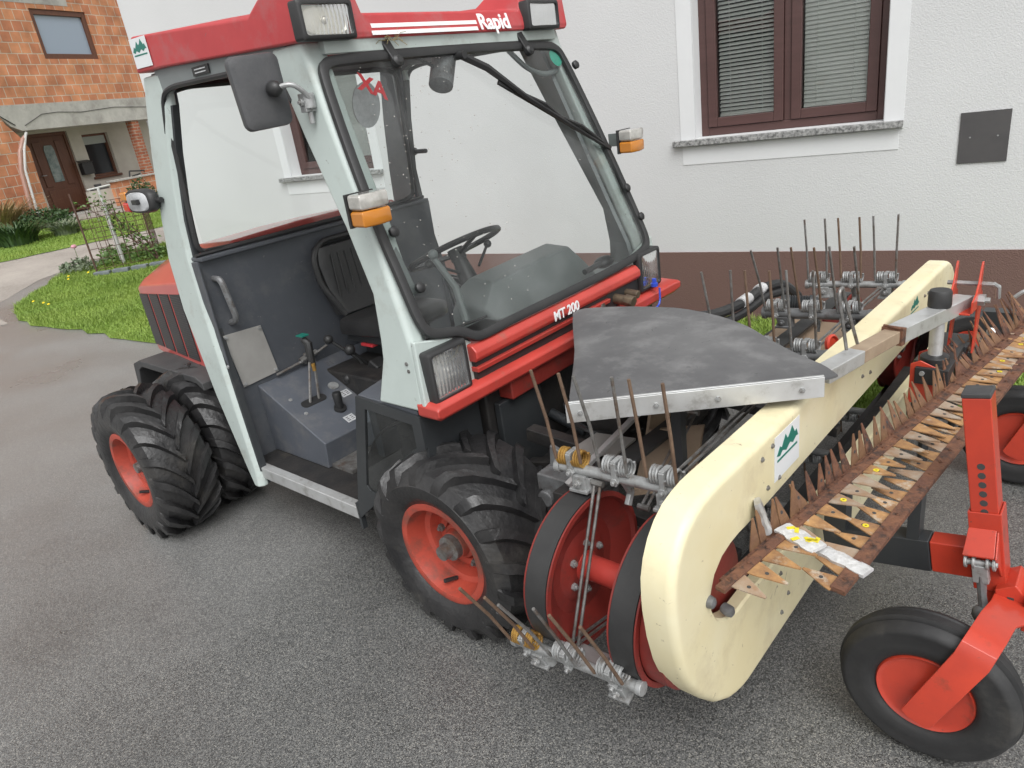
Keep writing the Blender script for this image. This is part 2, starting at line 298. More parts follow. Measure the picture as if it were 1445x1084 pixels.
# ------------------------------------------------------------------ objects
def setp(o, label=None, cat=None, group=None, kind=None):
    for k, v in (('label', label), ('category', cat), ('group', group), ('kind', kind)):
        if v: o[k] = v
    return o
def thing(name, label, cat, base=(0, 0, 0), group=None, fr=None):
    fr = fr or CUR[0]
    o = bpy.data.objects.new(name, None); COL.objects.link(o); o.empty_display_size = .1
    o.matrix_world = fr @ Matrix.Translation(V(base)); o['M'] = 0
    del o['M']; ROOTM[o.name] = fr @ Matrix.Translation(V(base)); setp(o, label, cat, group); return o
ROOTM = {}
def rootmat(o):
    while o.parent: o = o.parent
    return ROOTM[o.name]
def obj(name, bm, m, parent=None, bevel=0, smooth=35, label=None, cat=None, group=None, kind=None, fr=None, bseg=2, recalc=True, base=None):
    fr = fr or CUR[0]
    if recalc: bmesh.ops.recalc_face_normals(bm, faces=bm.faces[:])
    me = bpy.data.meshes.new(name)
    bm.to_mesh(me); bm.free()
    if parent: T = rootmat(parent).inverted() @ fr
    elif base is not None: T = Matrix.Translation(-V(base))
    else: T = Matrix.Identity(4)
    me.transform(T)
    if isinstance(m, str): m = [m]
    for k in m: me.materials.append(MATS[k])
    o = bpy.data.objects.new(name, me); COL.objects.link(o)
    if parent: o.parent = parent
    else: o.matrix_world = fr @ Matrix.Translation(V(base or (0, 0, 0)))
    ROOTM[o.name] = fr @ Matrix.Translation(V(base or (0, 0, 0)))
    if smooth:
        me.polygons.foreach_set('use_smooth', [True] * len(me.polygons)); me.set_sharp_from_angle(angle=radians(smooth))
    if bevel:
        b = o.modifiers.new('Bevel', 'BEVEL'); b.width = bevel; b.segments = bseg; b.limit_method = 'ANGLE'; b.angle_limit = radians(35); b.harden_normals = True
    setp(o, label, cat, group, kind); return o
def clone(o, parent=None, M=None, label=None):
    """copy a thing or a part with its children; M = transform in the frame of the parent"""
    c = o.copy(); COL.objects.link(c); c.parent = parent
    if parent is None: ROOTM[c.name] = M @ ROOTM[o.name] if M else ROOTM[o.name]; c.matrix_world = ROOTM[c.name]
    elif M is not None: c.matrix_local = M @ o.matrix_local
    if label: c['label'] = label
    for ch in o.children: clone(ch, c)
    return c
def TM(dx=0, dy=0, dz=0): return Matrix.Translation((dx, dy, dz))
def text(name, s, m, parent, o, xdir, ydir, size, ext=.002, fr=None, bold=.0, label=None):
    fr = fr or CUR[0]
    cu = bpy.data.curves.new(name, 'FONT'); cu.body = s; cu.size = size; cu.extrude = ext; cu.offset = bold
    t = bpy.data.objects.new(name, cu); COL.objects.link(t); bpy.context.view_layer.update()
    me = bpy.data.meshes.new_from_object(t); bpy.data.objects.remove(t)
    x = V(xdir).normalized(); y = V(ydir); y = (y - x * y.dot(x)).normalized(); z = x.cross(y)
    A = Matrix(((x.x, y.x, z.x, o[0]), (x.y, y.y, z.y, o[1]), (x.z, y.z, z.z, o[2]), (0, 0, 0, 1)))
    me.transform(rootmat(parent).inverted() @ fr @ A); me.materials.clear(); me.materials.append(MATS[m])
    r = bpy.data.objects.new(name, me); COL.objects.link(r); r.parent = parent
    if label: r['label'] = label
    return r
def polysheet(name, outline, m, zoff, cell=.6, kind='structure', label=None, zf=None, jitter=.0):
    """flat region that follows the terrain"""
    o = [V(p[:2]) for p in outline]; n = len(o); x0 = min(p.x for p in o); x1 = max(p.x for p in o); y0 = min(p.y for p in o); y1 = max(p.y for p in o)
    pts = []
    for i in range(n):
        a, b = o[i], o[(i + 1) % n]; k = max(1, int((b - a).length / .25))
        for j in range(k):
            q = a.lerp(b, j / k)
            if jitter: q = q + V((rnd.uniform(-1, 1), rnd.uniform(-1, 1))) * jitter
            pts.append(q)
    ne = len(pts); edges = [(i, (i + 1) % ne) for i in range(ne)]
    def inside(x, y):
        c = False
        for i in range(ne):
            a, b = pts[i], pts[(i + 1) % ne]
            if (a.y > y) != (b.y > y) and x < (b.x - a.x) * (y - a.y) / (b.y - a.y) + a.x: c = not c
        return c
    y = y0
    while y < y1:
        x = x0
        while x < x1:
            if inside(x, y): pts.append(V((x, y)))
            x += cell
        y += cell
    r = geometry.delaunay_2d_cdt(pts, edges, [list(range(ne))], 1, 1e-4)
    me = bpy.data.meshes.new(name); me.from_pydata([(v.x, v.y, terr(v.x, v.y) + zoff) for v in r[0]], [], r[2]); me.materials.append(MATS[m])
    bm = BM(); bm.from_mesh(me); bmesh.ops.recalc_face_normals(bm, faces=bm.faces[:])
    for f in bm.faces:
        if f.normal.z < 0: f.normal_flip()
    bm.to_mesh(me); bm.free()
    ob = bpy.data.objects.new(name, me); COL.objects.link(ob); setp(ob, label=label, kind=kind); return ob, inside, (x0, x1, y0, y1)

# ================================================================== SETTING
def build_ground():
    xs = sorted(set([-200, -120, -70, -45] + [i * 1.0 for i in range(-32, 17)] + [24, 45, 90, 200])); ys = sorted(set([-200, -90, -40, -15, -5] + [i * 1.0 for i in range(-2, 41)] + [55, 90, 200, 400]))
    bm = BM(); g = [[bm.verts.new((x, y, terr(x, y))) for y in ys] for x in xs]
    for i in range(len(xs) - 1):
        for j in range(len(ys) - 1): bm.faces.new((g[i][j], g[i + 1][j], g[i + 1][j + 1], g[i][j + 1]))
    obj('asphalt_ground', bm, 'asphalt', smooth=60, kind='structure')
build_ground()
P_LAWN1 = [(-3.0, 6.45), (-3.6, 6.94), (-4.45, 7.63), (-5.37, 8.3), (-5.98, 8.87), (-6.35, 9.4), (-6.65, 10.04), (-6.82, 11.2), (-6.6, 11.9), (-5.83, 12.94), (-4.6, 13.8), (-3.3, 14.6), (-3.3, 9.0), (-3.75, 8.66), (-2.9, 7.9), (-2.4, 7.3)]
P_PATH = [(-6.05, 8.75), (-6.6, 9.4), (-7.0, 10.04), (-7.1, 11.25), (-6.8, 11.98), (-5.85, 13.0), (-4.6, 13.86), (-3.3, 14.66), (-2.5, 15.1), (-2.5, 17.6), (-4.4, 16.0), (-6.36, 14.32), (-7.59, 13.34), (-8.49, 12.68), (-10.5, 11.3), (-13, 9.8), (-12, 8.0), (-9.2, 7.9), (-7.6, 8.1)]
P_LAWN2 = [(-18, 7.0), (-13, 9.9), (-10.5, 11.36), (-8.49, 12.74), (-7.59, 13.4), (-6.36, 14.38), (-4.4, 16.05), (-2.5, 17.65), (-2.0, 23), (-6.6, 20.6), (-7.9, 18.8), (-8.7, 17.6), (-9.8, 16.2), (-11.5, 17.5), (-14.5, 20.5), (-24, 20)]
P_YARD = [(-24, 20.05), (-14.5, 20.55), (-11.5, 17.55), (-9.8, 16.25), (-8.65, 17.65), (-7.85, 18.85), (-6.55, 20.65), (-2, 23.05), (-1, 34), (-20, 40)]
P_LAWN3 = [(.9, 4.35), (1.45, 3.6), (1.8, 3.25), (2.45, 2.98), (3.2, 2.55), (4.4, 1.9), (7, .3), (7.0, 1.2), (3.13, 3.92), (.4, 5.82)]
P_SOIL = [(.35, 5.83), (.88, 4.38), (.3, 4.6), (-1.5, 5.8), (-2.35, 7.2), (-3.3, 8.35)]
lawn1, in1, bb1 = polysheet('lawn', P_LAWN1, 'lawnsoil', .008, jitter=.05)
polysheet('path', P_PATH, 'path', .004, jitter=.02)
lawn2, in2, bb2 = polysheet('lawn', P_LAWN2, 'lawnsoil', .008, jitter=.03)
polysheet('yard', P_YARD, 'path', .006)
lawn3, in3, bb3 = polysheet('lawn', P_LAWN3, 'lawnsoil', .006, jitter=.03)
polysheet('soil_strip', P_SOIL, 'tan', .005, jitter=.03)

def blades(name, label, inside, bb, n, h, w, m='blade', seed=1, clump=.5, cond=None):
    r = random.Random(seed); vs = []; fs = []
    while n > 0:
        x = r.uniform(bb[0], bb[1]); y = r.uniform(bb[2], bb[3])
        if not inside(x, y) or (cond and not cond(x, y)): continue
        k = .5 + .5 * sin(x * 3.1 + 1.3 * sin(y * 2.3)) * sin(y * 3.7 + sin(x * 1.9))
        n -= 1; z = terr(x, y) + .005; a = r.uniform(0, 2 * pi); hh = h * r.uniform(.45, 1.15) * (1 - clump + clump * 2 * k); l = hh * r.uniform(.2, .9); b = a + r.uniform(-.8, .8)
        ww = w * r.uniform(.7, 1.3); dx, dy = cos(a) * ww, sin(a) * ww; ex, ey = -sin(b) * l, cos(b) * l; i = len(vs)
        vs += [(x - dx, y - dy, z), (x + dx, y + dy, z), (x + dx * .7 + ex * .4, y + dy * .7 + ey * .4, z + hh * .6), (x - dx * .7 + ex * .4, y - dy * .7 + ey * .4, z + hh * .6), (x + ex, y + ey, z + hh * .95)]
        fs += [(i, i + 1, i + 2, i + 3), (i + 3, i + 2, i + 4)]
    me = bpy.data.meshes.new(name); me.from_pydata(vs, [], fs); me.materials.append(MATS[m]); o = bpy.data.objects.new(name, me); COL.objects.link(o); setp(o, label, 'grass', kind='stuff'); return o
blades('grass', 'bright green short grass on the rounded lawn behind the dual rear wheels', in1, bb1, 90000, .055, .0035, seed=1, cond=lambda x, y: x < -3.2)
blades('grass', 'mown green grass between the pale path and the brick house', in2, (-13, -3, 10, 20), 60000, .05, .005, seed=2)
blades('grass', 'green grass strip along the plinth beyond the orange gauge wheels', in3, (.6, 4.6, 1.6, 5.6), 45000, .05, .003, seed=3)

# ------------------------------------------------------------------ white house
CUR[0] = HF
wh = thing('house', 'white rendered house with dark brown windows and brown plinth behind the tractor', 'house')
X0, X1, ZT, TH = -8.13, 9.0, 5.6, .36
W = [(-6.12, -4.99, 1.30, 2.62), (-1.96, -.785, 1.30, 2.62)]
bm = BM(); xs = [X0]
for w in W: xs += [w[0], w[1]]
xs.append(X1)
for i in range(0, 6, 2): box(bm, xs[i], xs[i + 1], 0, TH, 0, ZT)
for w in W: box(bm, w[0], w[1], 0, TH, 0, w[2]); box(bm, w[0], w[1], 0, TH, w[3], ZT)
box(bm, X0, X0 + TH, TH, 8, 0, ZT); box(bm, X1 - TH, X1, TH, 8, 0, ZT); box(bm, X0 + TH, X1 - TH, 8 - TH, 8, 0, ZT)
obj('wall', bm, 'wall', wh, smooth=0)
bm = BM(); box(bm, X0 - .006, X1, -.012, 0, 0, .5); box(bm, X0 - .012, X0, 0, 8, 0, .5); obj('plinth', bm, 'plinth', wh, smooth=0)
bm = BM(); prism(bm, [(X0 - .5, -.6, ZT), (X0 - .5, 8.6, ZT), (X0 - .5, 4, ZT + 2.6)], (X1 - X0 + 1, 0, 0)); obj('roof', bm, 'roofsheet', wh, smooth=0)
for wi, (a, b, z0, z1) in enumerate(W):
    bm = BM(); q = .105
    box(bm, a - q, a, -.004, .001, z0 - .05, z1 + q); box(bm, b, b + q, -.004, .001, z0 - .05, z1 + q); box(bm, a, b, -.004, .001, z1, z1 + q); box(bm, a - q + .01, b + q - .02, -.004, .001, z0 - .17, z0 - .05)
    obj('window_surround', bm, 'smooth', wh, smooth=0)
    bm = BM(); box(bm, a + .001, a + .004, .001, TH - .02, z0, z1); obj('reveal', bm, 'smooth', wh, smooth=0); bm = BM(); box(bm, b - .004, b - .001, .001, TH - .02, z0, z1); obj('reveal', bm, 'smooth', wh, smooth=0)
    yf = .13
    bm = BM(); f = .055
    box(bm, a + .004, a + f, yf, yf + .07, z0, z1); box(bm, b - f, b - .004, yf, yf + .07, z0, z1); box(bm, a + f, b - f, yf, yf + .07, z0, z0 + f); box(bm, a + f, b - f, yf, yf + .07, z1 - f, z1)
    mid = (a + b) / 2 - .005
    box(bm, mid - .022, mid + .022, yf + .004, yf + .07, z0 + f, z1 - f)
    win = obj('window', bm, 'brownwin', wh, bevel=.004, smooth=0)
    for s0, s1 in ((a + f + .002, mid - .024), (mid + .024, b - f - .002)):
        bm = BM(); g = .062; y = yf - .012
        box(bm, s0, s0 + g, y, y + .07, z0 + f + .002, z1 - f - .002); box(bm, s1 - g, s1, y, y + .07, z0 + f + .002, z1 - f - .002)
        box(bm, s0 + g, s1 - g, y, y + .07, z0 + f + .002, z0 + f + g); box(bm, s0 + g, s1 - g, y, y + .07, z1 - f - g, z1 - f - .002)
        obj('sash', bm, 'brownwin', win, bevel=.004, smooth=0)
        bm = BM(); box(bm, s0 + g, s1 - g, y + .03, y + .036, z0 + f + g, z1 - f - g); obj('pane', bm, 'houseglass', win, smooth=0)
        left = s0 < mid - .1
        bm = BM(); z = z0 + f + g + .02; k = 0
        while z < z1 - f - g:
            t = .55 if left else .95; w2 = .0165
            M = TM((s0 + s1) / 2, y + .062, z) @ Matrix.Rotation(t, 4, 'X'); box(bm, -(s1 - s0) / 2 + g + .008, (s1 - s0) / 2 - g - .008, -w2, w2, -.0007, .0007, M); z += .0255; k += 1
        box(bm, s0 + g + .008, s1 - g - .008, y + .052, y + .072, z0 + f + g + .002, z0 + f + g + .012)
        for e in (.22, .78):
            xx = s0 + g + (s1 - s0 - 2 * g) * e; box(bm, xx - .001, xx + .001, y + .046, y + .048, z0 + f + g, z1 - f - g)
        obj('blind', bm, 'slat', win, smooth=0)
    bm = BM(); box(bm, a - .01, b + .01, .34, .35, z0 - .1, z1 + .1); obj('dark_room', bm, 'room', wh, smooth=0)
    bm = BM(); box(bm, a - .155, b + .105, -.045, yf, z0 - .042, z0 - .002); obj('sill', bm, 'granite', wh, bevel=.004, smooth=0)
bm = BM(); box(bm, -.385, -.14, -.008, 0, 1.02, 1.305)
pl = obj('cover_plate', bm, 'plate', wh, bevel=.001)
bm = BM()
for x in (-.33, -.195): bolt(bm, (x, -.008, 1.165), (0, -1, 0), .005, .002)
obj('screw', bm, 'zinc', pl)

# ------------------------------------------------------------------ brick house
CUR[0] = BF
bh = thing('house', 'unfinished orange brick house with concrete beam over a recessed porch', 'house', (0, 0, .45))
F0 = -.9
bm = BM(); a, b, z0, z1 = -.27, 1.38, 4.1, 5.2
box(bm, -7, a, F0, F0 + .3, 3.12, 7.4); box(bm, b, 3.6, F0, F0 + .3, 3.12, 7.4); box(bm, a, b, F0, F0 + .3, 3.12, z0); box(bm, a, b, F0, F0 + .3, z1, 7.4)
prism(bm, [(-7, F0, .3), (-1.76, F0, .3), (-1.66, F0, .9), (-1.60, F0, 1.7), (-1.57, F0, 2.15), (-1.72, F0, 2.45), (-1.95, F0, 2.72), (-2.10, F0, 3.12), (-7, F0, 3.12)], (0, .3, 0))
box(bm, -7, -6.7, F0 + .3, 7, .3, 7.4); box(bm, 3.3, 3.6, 0.3, 7, .3, 7.4); box(bm, -6.7, 3.3, 6.7, 7, .3, 7.4)
box(bm, .55, 3.3, F0, F0 + .2, .3, 1.08)
obj('brick_wall', bm, 'brick', bh, smooth=0)
bm = BM(); prism(bm, [(-2.15, F0 - .03, 3.12), (-2.02, F0 - .03, 2.86), (-1.85, F0 - .03, 2.66), (-1.6, F0 - .03, 2.55), (3.6, F0 - .03, 2.55), (3.6, F0 - .03, 3.12)], (0, .4, 0)); box(bm, -3, 3.6, F0 + .37, .3, 2.56, 2.8)
box(bm, -1.1, .9, F0 - .006, F0, 5.3, 5.75)
obj('concrete_beam', bm, 'concrete', bh, bevel=.02, smooth=0)
bm = BM(); box(bm, -1.75, -.86, 0, .3, .3, 2.6); box(bm, .42, .84, 0, .3, .3, 2.56); box(bm, .84, 1.72, 0, .3, .3, 1.26); box(bm, .84, 1.72, 0, .3, 2.36, 2.56); box(bm, 1.72, 3.3, 0, .3, .3, 2.56); box(bm, -.86, .42, 0, .3, 2.5, 2.56)
box(bm, -.2, .55, F0 + .2, F0 + .3, .3, .95)
obj('porch_wall', bm, 'plaster', bh, smooth=0)
bm = BM(); box(bm, .5, 3.3, F0 - .06, F0 + .26, 1.08, 1.13); obj('ledge', bm, 'concrete', bh, bevel=.01, smooth=0)
bm = BM(); box(bm, -1.5, .5, -.5, 0, .38, .485); obj('porch_step', bm, 'concrete', bh, bevel=.02, smooth=0)
bm = BM(); box(bm, 1.78, 2.02, F0 + .01, F0 + .22, 1.13, 2.56); obj('pillar', bm, 'brickdark', bh, smooth=0)
bm = BM(); box(bm, -.86, -.78, .05, .15, .5, 2.5); box(bm, .34, .42, .05, .15, .5, 2.5); box(bm, -.78, .34, .05, .15, 2.42, 2.5); box(bm, -.78, .34, .08, .14, .5, 2.42)
for x0, x1, zz0, zz1 in ((-.66, .22, .62, 1.12), (-.66, -.45, 1.2, 2.3), (.0, .22, 1.2, 2.3)): box(bm, x0, x1, .06, .08, zz0, zz1)
dr = obj('door', bm, 'door', bh, bevel=.012, smooth=0)
bm = BM(); prism(bm, [(-.38, .062, 1.3), (-.08, .062, 1.3), (-.08, .062, 2.1), (-.12, .062, 2.2), (-.34, .062, 2.2), (-.38, .062, 2.1)], (0, .016, 0)); obj('door_glass', bm, 'doorglass', dr, smooth=0)
bm = BM(); tube(bm, [(-.72, .06, 1.5), (-.72, .0, 1.5), (-.6, .0, 1.5)], .012); obj('handle', bm, 'zinc', dr)
def swin(a, b, z0, z1, y, fr, pane, f=.09, d=.1, name='window'):
    bm = BM(); box(bm, a, a + f, y, y + d, z0, z1); box(bm, b - f, b, y, y + d, z0, z1); box(bm, a + f, b - f, y, y + d, z0, z0 + f); box(bm, a + f, b - f, y, y + d, z1 - f, z1)
    w = obj(name, bm, fr, bh, bevel=.01, smooth=0); bm = BM(); box(bm, a + f, b - f, y + .06, y + .07, z0 + f, z1 - f); obj('pane', bm, pane, w, smooth=0); return w
swin(-.27, 1.38, 4.1, 5.2, F0 + .03, 'door', 'windowpane', .12, .12)
w = swin(.84, 1.72, 1.26, 2.36, .08, 'door', 'darkpane', .06)
bm = BM(); box(bm, .9, 1.66, .085, .10, 2.1, 2.3); obj('roller_box', bm, 'slatdark', w, smooth=0)
bm = BM(); box(bm, .78, 1.75, -.05, .05, 1.2, 1.26); obj('sill', bm, 'door', bh, bevel=.01, smooth=0)
bm = BM(); prism(bm, [(-7.5, -1.6, 7.4), (-7.5, 7.6, 7.4), (-7.5, 3, 10)], (11.6, 0, 0)); obj('roof', bm, 'roofsheet', bh, smooth=0)
bm = BM()
tube(bm, [(-1.62, F0 - .05, 2.42), (-1.75, F0 - .1, 2.36), (-1.95, F0 - .12, 2.1), (-2.1, F0 - .12, 1.7), (-2.25, F0 - .12, .5)], .045)
o = obj('drainpipe', bm, 'pipe', bh)
bm = BM(); tube(bm, [(-1.55, F0 - .05, 2.50), (-1.65, F0 - .1, 2.42), (-1.85, F0 - .16, 2.15), (-2.02, F0 - .16, 1.7), (-2.14, F0 - .16, .5)], .03); obj('drainpipe', bm, 'pipewhite', bh)
bm = BM(); tube(bm, [(-2.6, F0 - .03, 4.3), (-2.3, F0 - .03, 3.3), (-2.05, F0 - .04, 2.9), (-1.75, F0 - .05, 2.68)], .011, 5); tube(bm, [(-1.5, F0 - .04, 2.66), (-.95, F0 - .04, 2.88), (-.5, F0 - .04, 2.90), (.2, F0 - .04, 2.86), (1.3, F0 - .04, 2.92), (2.6, F0 - .04, 2.86)], .006, 5)
tube(bm, [(-3.5, F0 - .1, 5.62), (-1.8, F0 - .1, 5.5), (-.8, F0 - .1, 5.55), (.3, F0 - .1, 5.8)], .014, 5); obj('cable', bm, 'black', bh)
bm = BM(); box(bm, .40, .74, -.16, -.02, 1.36, 1.66); prism(bm, [(.38, -.18, 1.66), (.76, -.18, 1.66), (.76, 0, 1.72), (.38, 0, 1.72)], (0, 0, .012)); obj('mailbox', bm, 'black', None, bevel=.01, label='small black mailbox on the porch wall beside the brown door', cat='mailbox', base=(.57, 0, 1.36))
bm = BM(); rtube(bm, [(1.2, F0 + .1, 1.14), (1.25, F0 + .1, 1.28), (1.85, F0 + .1, 1.22)], .02); tube(bm, [(1.3, F0 + .1, 1.14), (1.6, F0 + .1, 1.17)], .018); obj('pruning_shears', bm, 'black', None, label='long dark bent tool lying on the porch ledge by the brick pillar', cat='tool', base=(1.5, F0 + .1, 1.13))
bm = BM(); box(bm, .1, .5, F0 + .2, F0 + .45, .95, 1.02); box(bm, .18, .34, F0 + .26, F0 + .36, 1.02, 1.1); obj('flower_box', bm, 'plate', None, bevel=.01, label='small dark box lying on the whitewashed end of the porch wall', cat='box', base=(.3, F0 + .3, .95))

# ------------------------------------------------------------------ plants
CUR[0] = WF
def leafclump(name, label, cat, c, R, H, n, ls, m, group=None, shape='dome', seed=1, fr=None, stems=True):
    r = random.Random(seed); bm = BM(); c = V((c[0], c[1], terr(c[0], c[1]) if len(c) < 3 else c[2]))
    for i in range(n):
        a = r.uniform(0, 2 * pi); rr = R * r.random() ** .45; h = r.random() ** .7 * H * (sqrt(max(0, 1 - (rr / R) ** 2)) * .85 + .15) if shape == 'dome' else r.random() * H
        p = c + V((cos(a) * rr, sin(a) * rr, h)); d = V((r.gauss(0, 1), r.gauss(0, 1), r.gauss(.3, .8))).normalized(); s = d.cross(V((r.gauss(0, 1), r.gauss(0, 1), r.gauss(0, 1)))).normalized(); l = ls * r.uniform(.6, 1.3)
        q = [p, p + d * l * .5 + s * l * .26, p + d * l, p + d * l * .5 - s * l * .26]; bm.faces.new([bm.verts.new(x) for x in q])
    t = thing(name, label, cat, c, group, WF); obj('foliage', bm, m, t, smooth=0, recalc=False)
    if stems:
        bm = BM()
        for i in range(7):
            a = r.uniform(0, 6.28); tube(bm, [c, c + V((cos(a) * R * .3, sin(a) * R * .3, H * .5)), c + V((cos(a) * R * .5, sin(a) * R * .5, H * .8))], [.012, .008, .004], 5)
        obj('stems', bm, 'wirerust', t)
    return t
def swordclump(name, label, cat, c, R, H, n, w, m, seed=1, curve=.5, group=None):
    r = random.Random(seed); bm = BM(); c = V((c[0], c[1], terr(c[0], c[1])))
    for i in range(n):
        a = r.uniform(0, 2 * pi); rr = R * sqrt(r.random()) * .55; b = c + V((cos(a) * rr, sin(a) * rr, 0)); h = H * r.uniform(.6, 1.1); o = V((cos(a + r.uniform(-.8, .8)), sin(a + r.uniform(-.8, .8)), 0)) * R * curve * r.uniform(.3, 1.3)
        s = V((-sin(a), cos(a), 0)) * w * r.uniform(.6, 1.2) * .5; P = []
        for k in range(5):
            t = k / 4; P.append((b + o * t * t + V((0, 0, h * (t - .28 * t * t * curve * 1.5))), s * (1 - t ** 2) + s * .05))
        vs = [(bm.verts.new(p - q), bm.verts.new(p + q)) for p, q in P]
        for k in range(4): bm.faces.new((vs[k][0], vs[k][1], vs[k + 1][1], vs[k + 1][0]))
    return obj(name, bm, m, None, smooth=60, label=label, cat=cat, group=group, base=tuple(c), recalc=False)
swordclump('iris_clump', 'clump of dark green sword leaves at the edge of the far lawn', 'plant', (-9.05, 14.25), .65, .52, 420, .04, 'leafdark', 3, .6)
swordclump('grey_leaf_clump', 'low clump of pale grey green leaves between iris clump and shrub', 'plant', (-8.35, 14.75), .42, .42, 260, .03, 'leafgrey', 4, .9)
swordclump('ornamental_grass', 'tall straw coloured dry grass in front of the brick wall', 'plant', (-10.7, 16.4), .95, 1.0, 620, .03, 'straw', 5, .7)
leafclump('shrub', 'dark green rounded shrub beneath the brown front door', 'shrub', (-9.75, 16.5), .58, .45, 1500, .085, 'leafdark', seed=6)
leafclump('shrub', 'small dark bush against the porch wall right of the white post', 'shrub', (-8.35, 18.5), .36, .72, 700, .08, 'leafdark', seed=8)
for i, (x, y, R, H, n, m, l) in enumerate([(-6.6, 11.6, .28, .20, 420, 'leafgrey', 'pale leafy weed clump left of the stone border by the wire trellis'), (-6.1, 11.9, .28, .20, 300, 'leaf', 'green leafy plant inside the wire trellis'), (-5.55, 11.9, .30, .24, 320, 'leaf', 'yellow green leafy plant at the right end of the trellis bed'), (-6.35, 12.5, .3, .18, 220, 'leaf', 'low green plants at the far side of the trellis bed')]):
    leafclump('bed_plant', l, 'plant', (x, y), R, H, n, .07, m, group='plants in the trellis bed', seed=20 + i, stems=False)
def rose():
    t = thing('climbing_rose', 'tall thin climbing plant with small leaves on the right side of the wire trellis', 'plant', (-5.35, 11.7, terr(-5.35, 11.7)), None, WF); r = random.Random(5)
    bm = BM(); bl = BM(); z = terr(-5.35, 11.7)
    for k in range(5):
        pts = [V((-5.35 + r.uniform(-.05, .05), 11.7, z))]
        for j in range(7): pts.append(pts[-1] + V((-.10 + r.uniform(-.09, .06), r.uniform(-.05, .05), .15)))
        tube(bm, pts, [.012 - .0012 * i for i in range(8)], 5)
        for p in pts[1:]:
            for i in range(7):
                q = p + V((r.gauss(0, .06), r.gauss(0, .06), r.gauss(0, .06))); d = V((r.gauss(0, 1), r.gauss(0, 1), r.gauss(0, 1))).normalized(); s = d.orthogonal().normalized(); l = .035
                bl.faces.new([bl.verts.new(v) for v in (q, q + d * l + s * l * .5, q + d * 2 * l, q + d * l - s * l * .5)])
    obj('stems', bm, 'wirerust', t); obj('foliage', bl, 'leaf', t, smooth=0, recalc=False)
rose()
# trellis of wire mesh on posts
tr = thing('wire_trellis', 'rusty wire mesh trellis around the small flower bed', 'trellis', (-6.0, 11.7, .1), None, WF)
c = [V((-6.2, 11.35, .08)), V((-5.4, 11.75, .08)), V((-5.6, 12.4, .1)), V((-6.45, 12.2, .1))]
bm = BM()
for i in range(3):
    a, b = c[i], c[i + 1]; n = 7
    for k in range(n + 1): p = a.lerp(b, k / n); tube(bm, [p, p + V((.0, 0, .98))], .005, 4)
    for k in range(7): tube(bm, [a + V((0, 0, .05 + k * .155)), b + V((0, 0, .05 + k * .155))], .0045, 4)
obj('mesh', bm, 'wirerust', tr)
for p, h in ((c[0], 1.22), (c[1], 1.05)):
    bm = BM(); tube(bm, [p, p + V((0, 0, h))], .014, 6); obj('post', bm, 'wirerust', tr)
bm = BM(); tube(bm, [(-5.95, 11.75, .08), (-5.95, 11.75, 1.05)], .035, 10); tube(bm, [(-5.95, 11.75, 1.05), (-5.95, 11.75, 1.32)], .022, 8); tube(bm, [(-6.12, 11.75, 1.3), (-5.75, 11.75, 1.33)], .014, 6)
obj('bed_post', bm, 'pipewhite', None, label='pale grey post with rusty crossbar standing inside the trellis', cat='post', base=(-5.95, 11.75, .08))
for i in range(4):
    a = V((-6.15 + i * .27, 11.12 + i * .05, terr(-6, 11.1))); bm = BM(); box(bm, a.x, a.x + .25, a.y, a.y + .1, a.z - .03, a.z + .065)
    obj('border_stone', bm, 'stoneb', None, bevel=.012, label='grey stone edging block in front of the trellis bed', cat='stone', group='stone edging of the trellis bed', base=tuple(a))
def dandelion(c, h=.10, col='flowery', R=.018):
    z = terr(*c); t = thing('dandelion', 'small yellow dandelion in the near lawn', 'flower', (*c, z), 'dandelions in the near lawn', WF); bm = BM(); tube(bm, [(*c, z), (c[0] + .01, c[1], z + h)], .002, 4); obj('stem', bm, 'leaf', t)
    bm = BM(); lathe(bm, [(0, 0), (R, .004), (R * .8, .010), (0, .012)], (c[0] + .01, c[1], z + h), (0, -.3, 1), 10, False); obj('bloom', bm, col, t)
for q in [(-6.15, 9.5), (-5.9, 9.3), (-5.75, 9.15), (-6.4, 10.9), (-6.3, 10.7), (-6.15, 11.0)]: dandelion(q)
z = terr(-6.75, 11.95); t = thing('pink_flower', 'pink flower at the left end of the trellis bed', 'flower', (-6.75, 11.95, z), None, WF); bm = BM(); tube(bm, [(-6.75, 11.95, z), (-6.75, 11.95, z + .3)], .004, 5); obj('stem', bm, 'leaf', t); bm = BM(); ball(bm, (-6.75, 11.95, z + .32), .045, (1, 1, .7)); obj('bloom', bm, 'flowerp', t)

# ================================================================== TRACTOR
CUR[0] = TF
tr_ = thing('tractor', 'small red and pale grey two axle tractor with open cab and dual rear wheels', 'tractor', (-2.6, 0, 0))

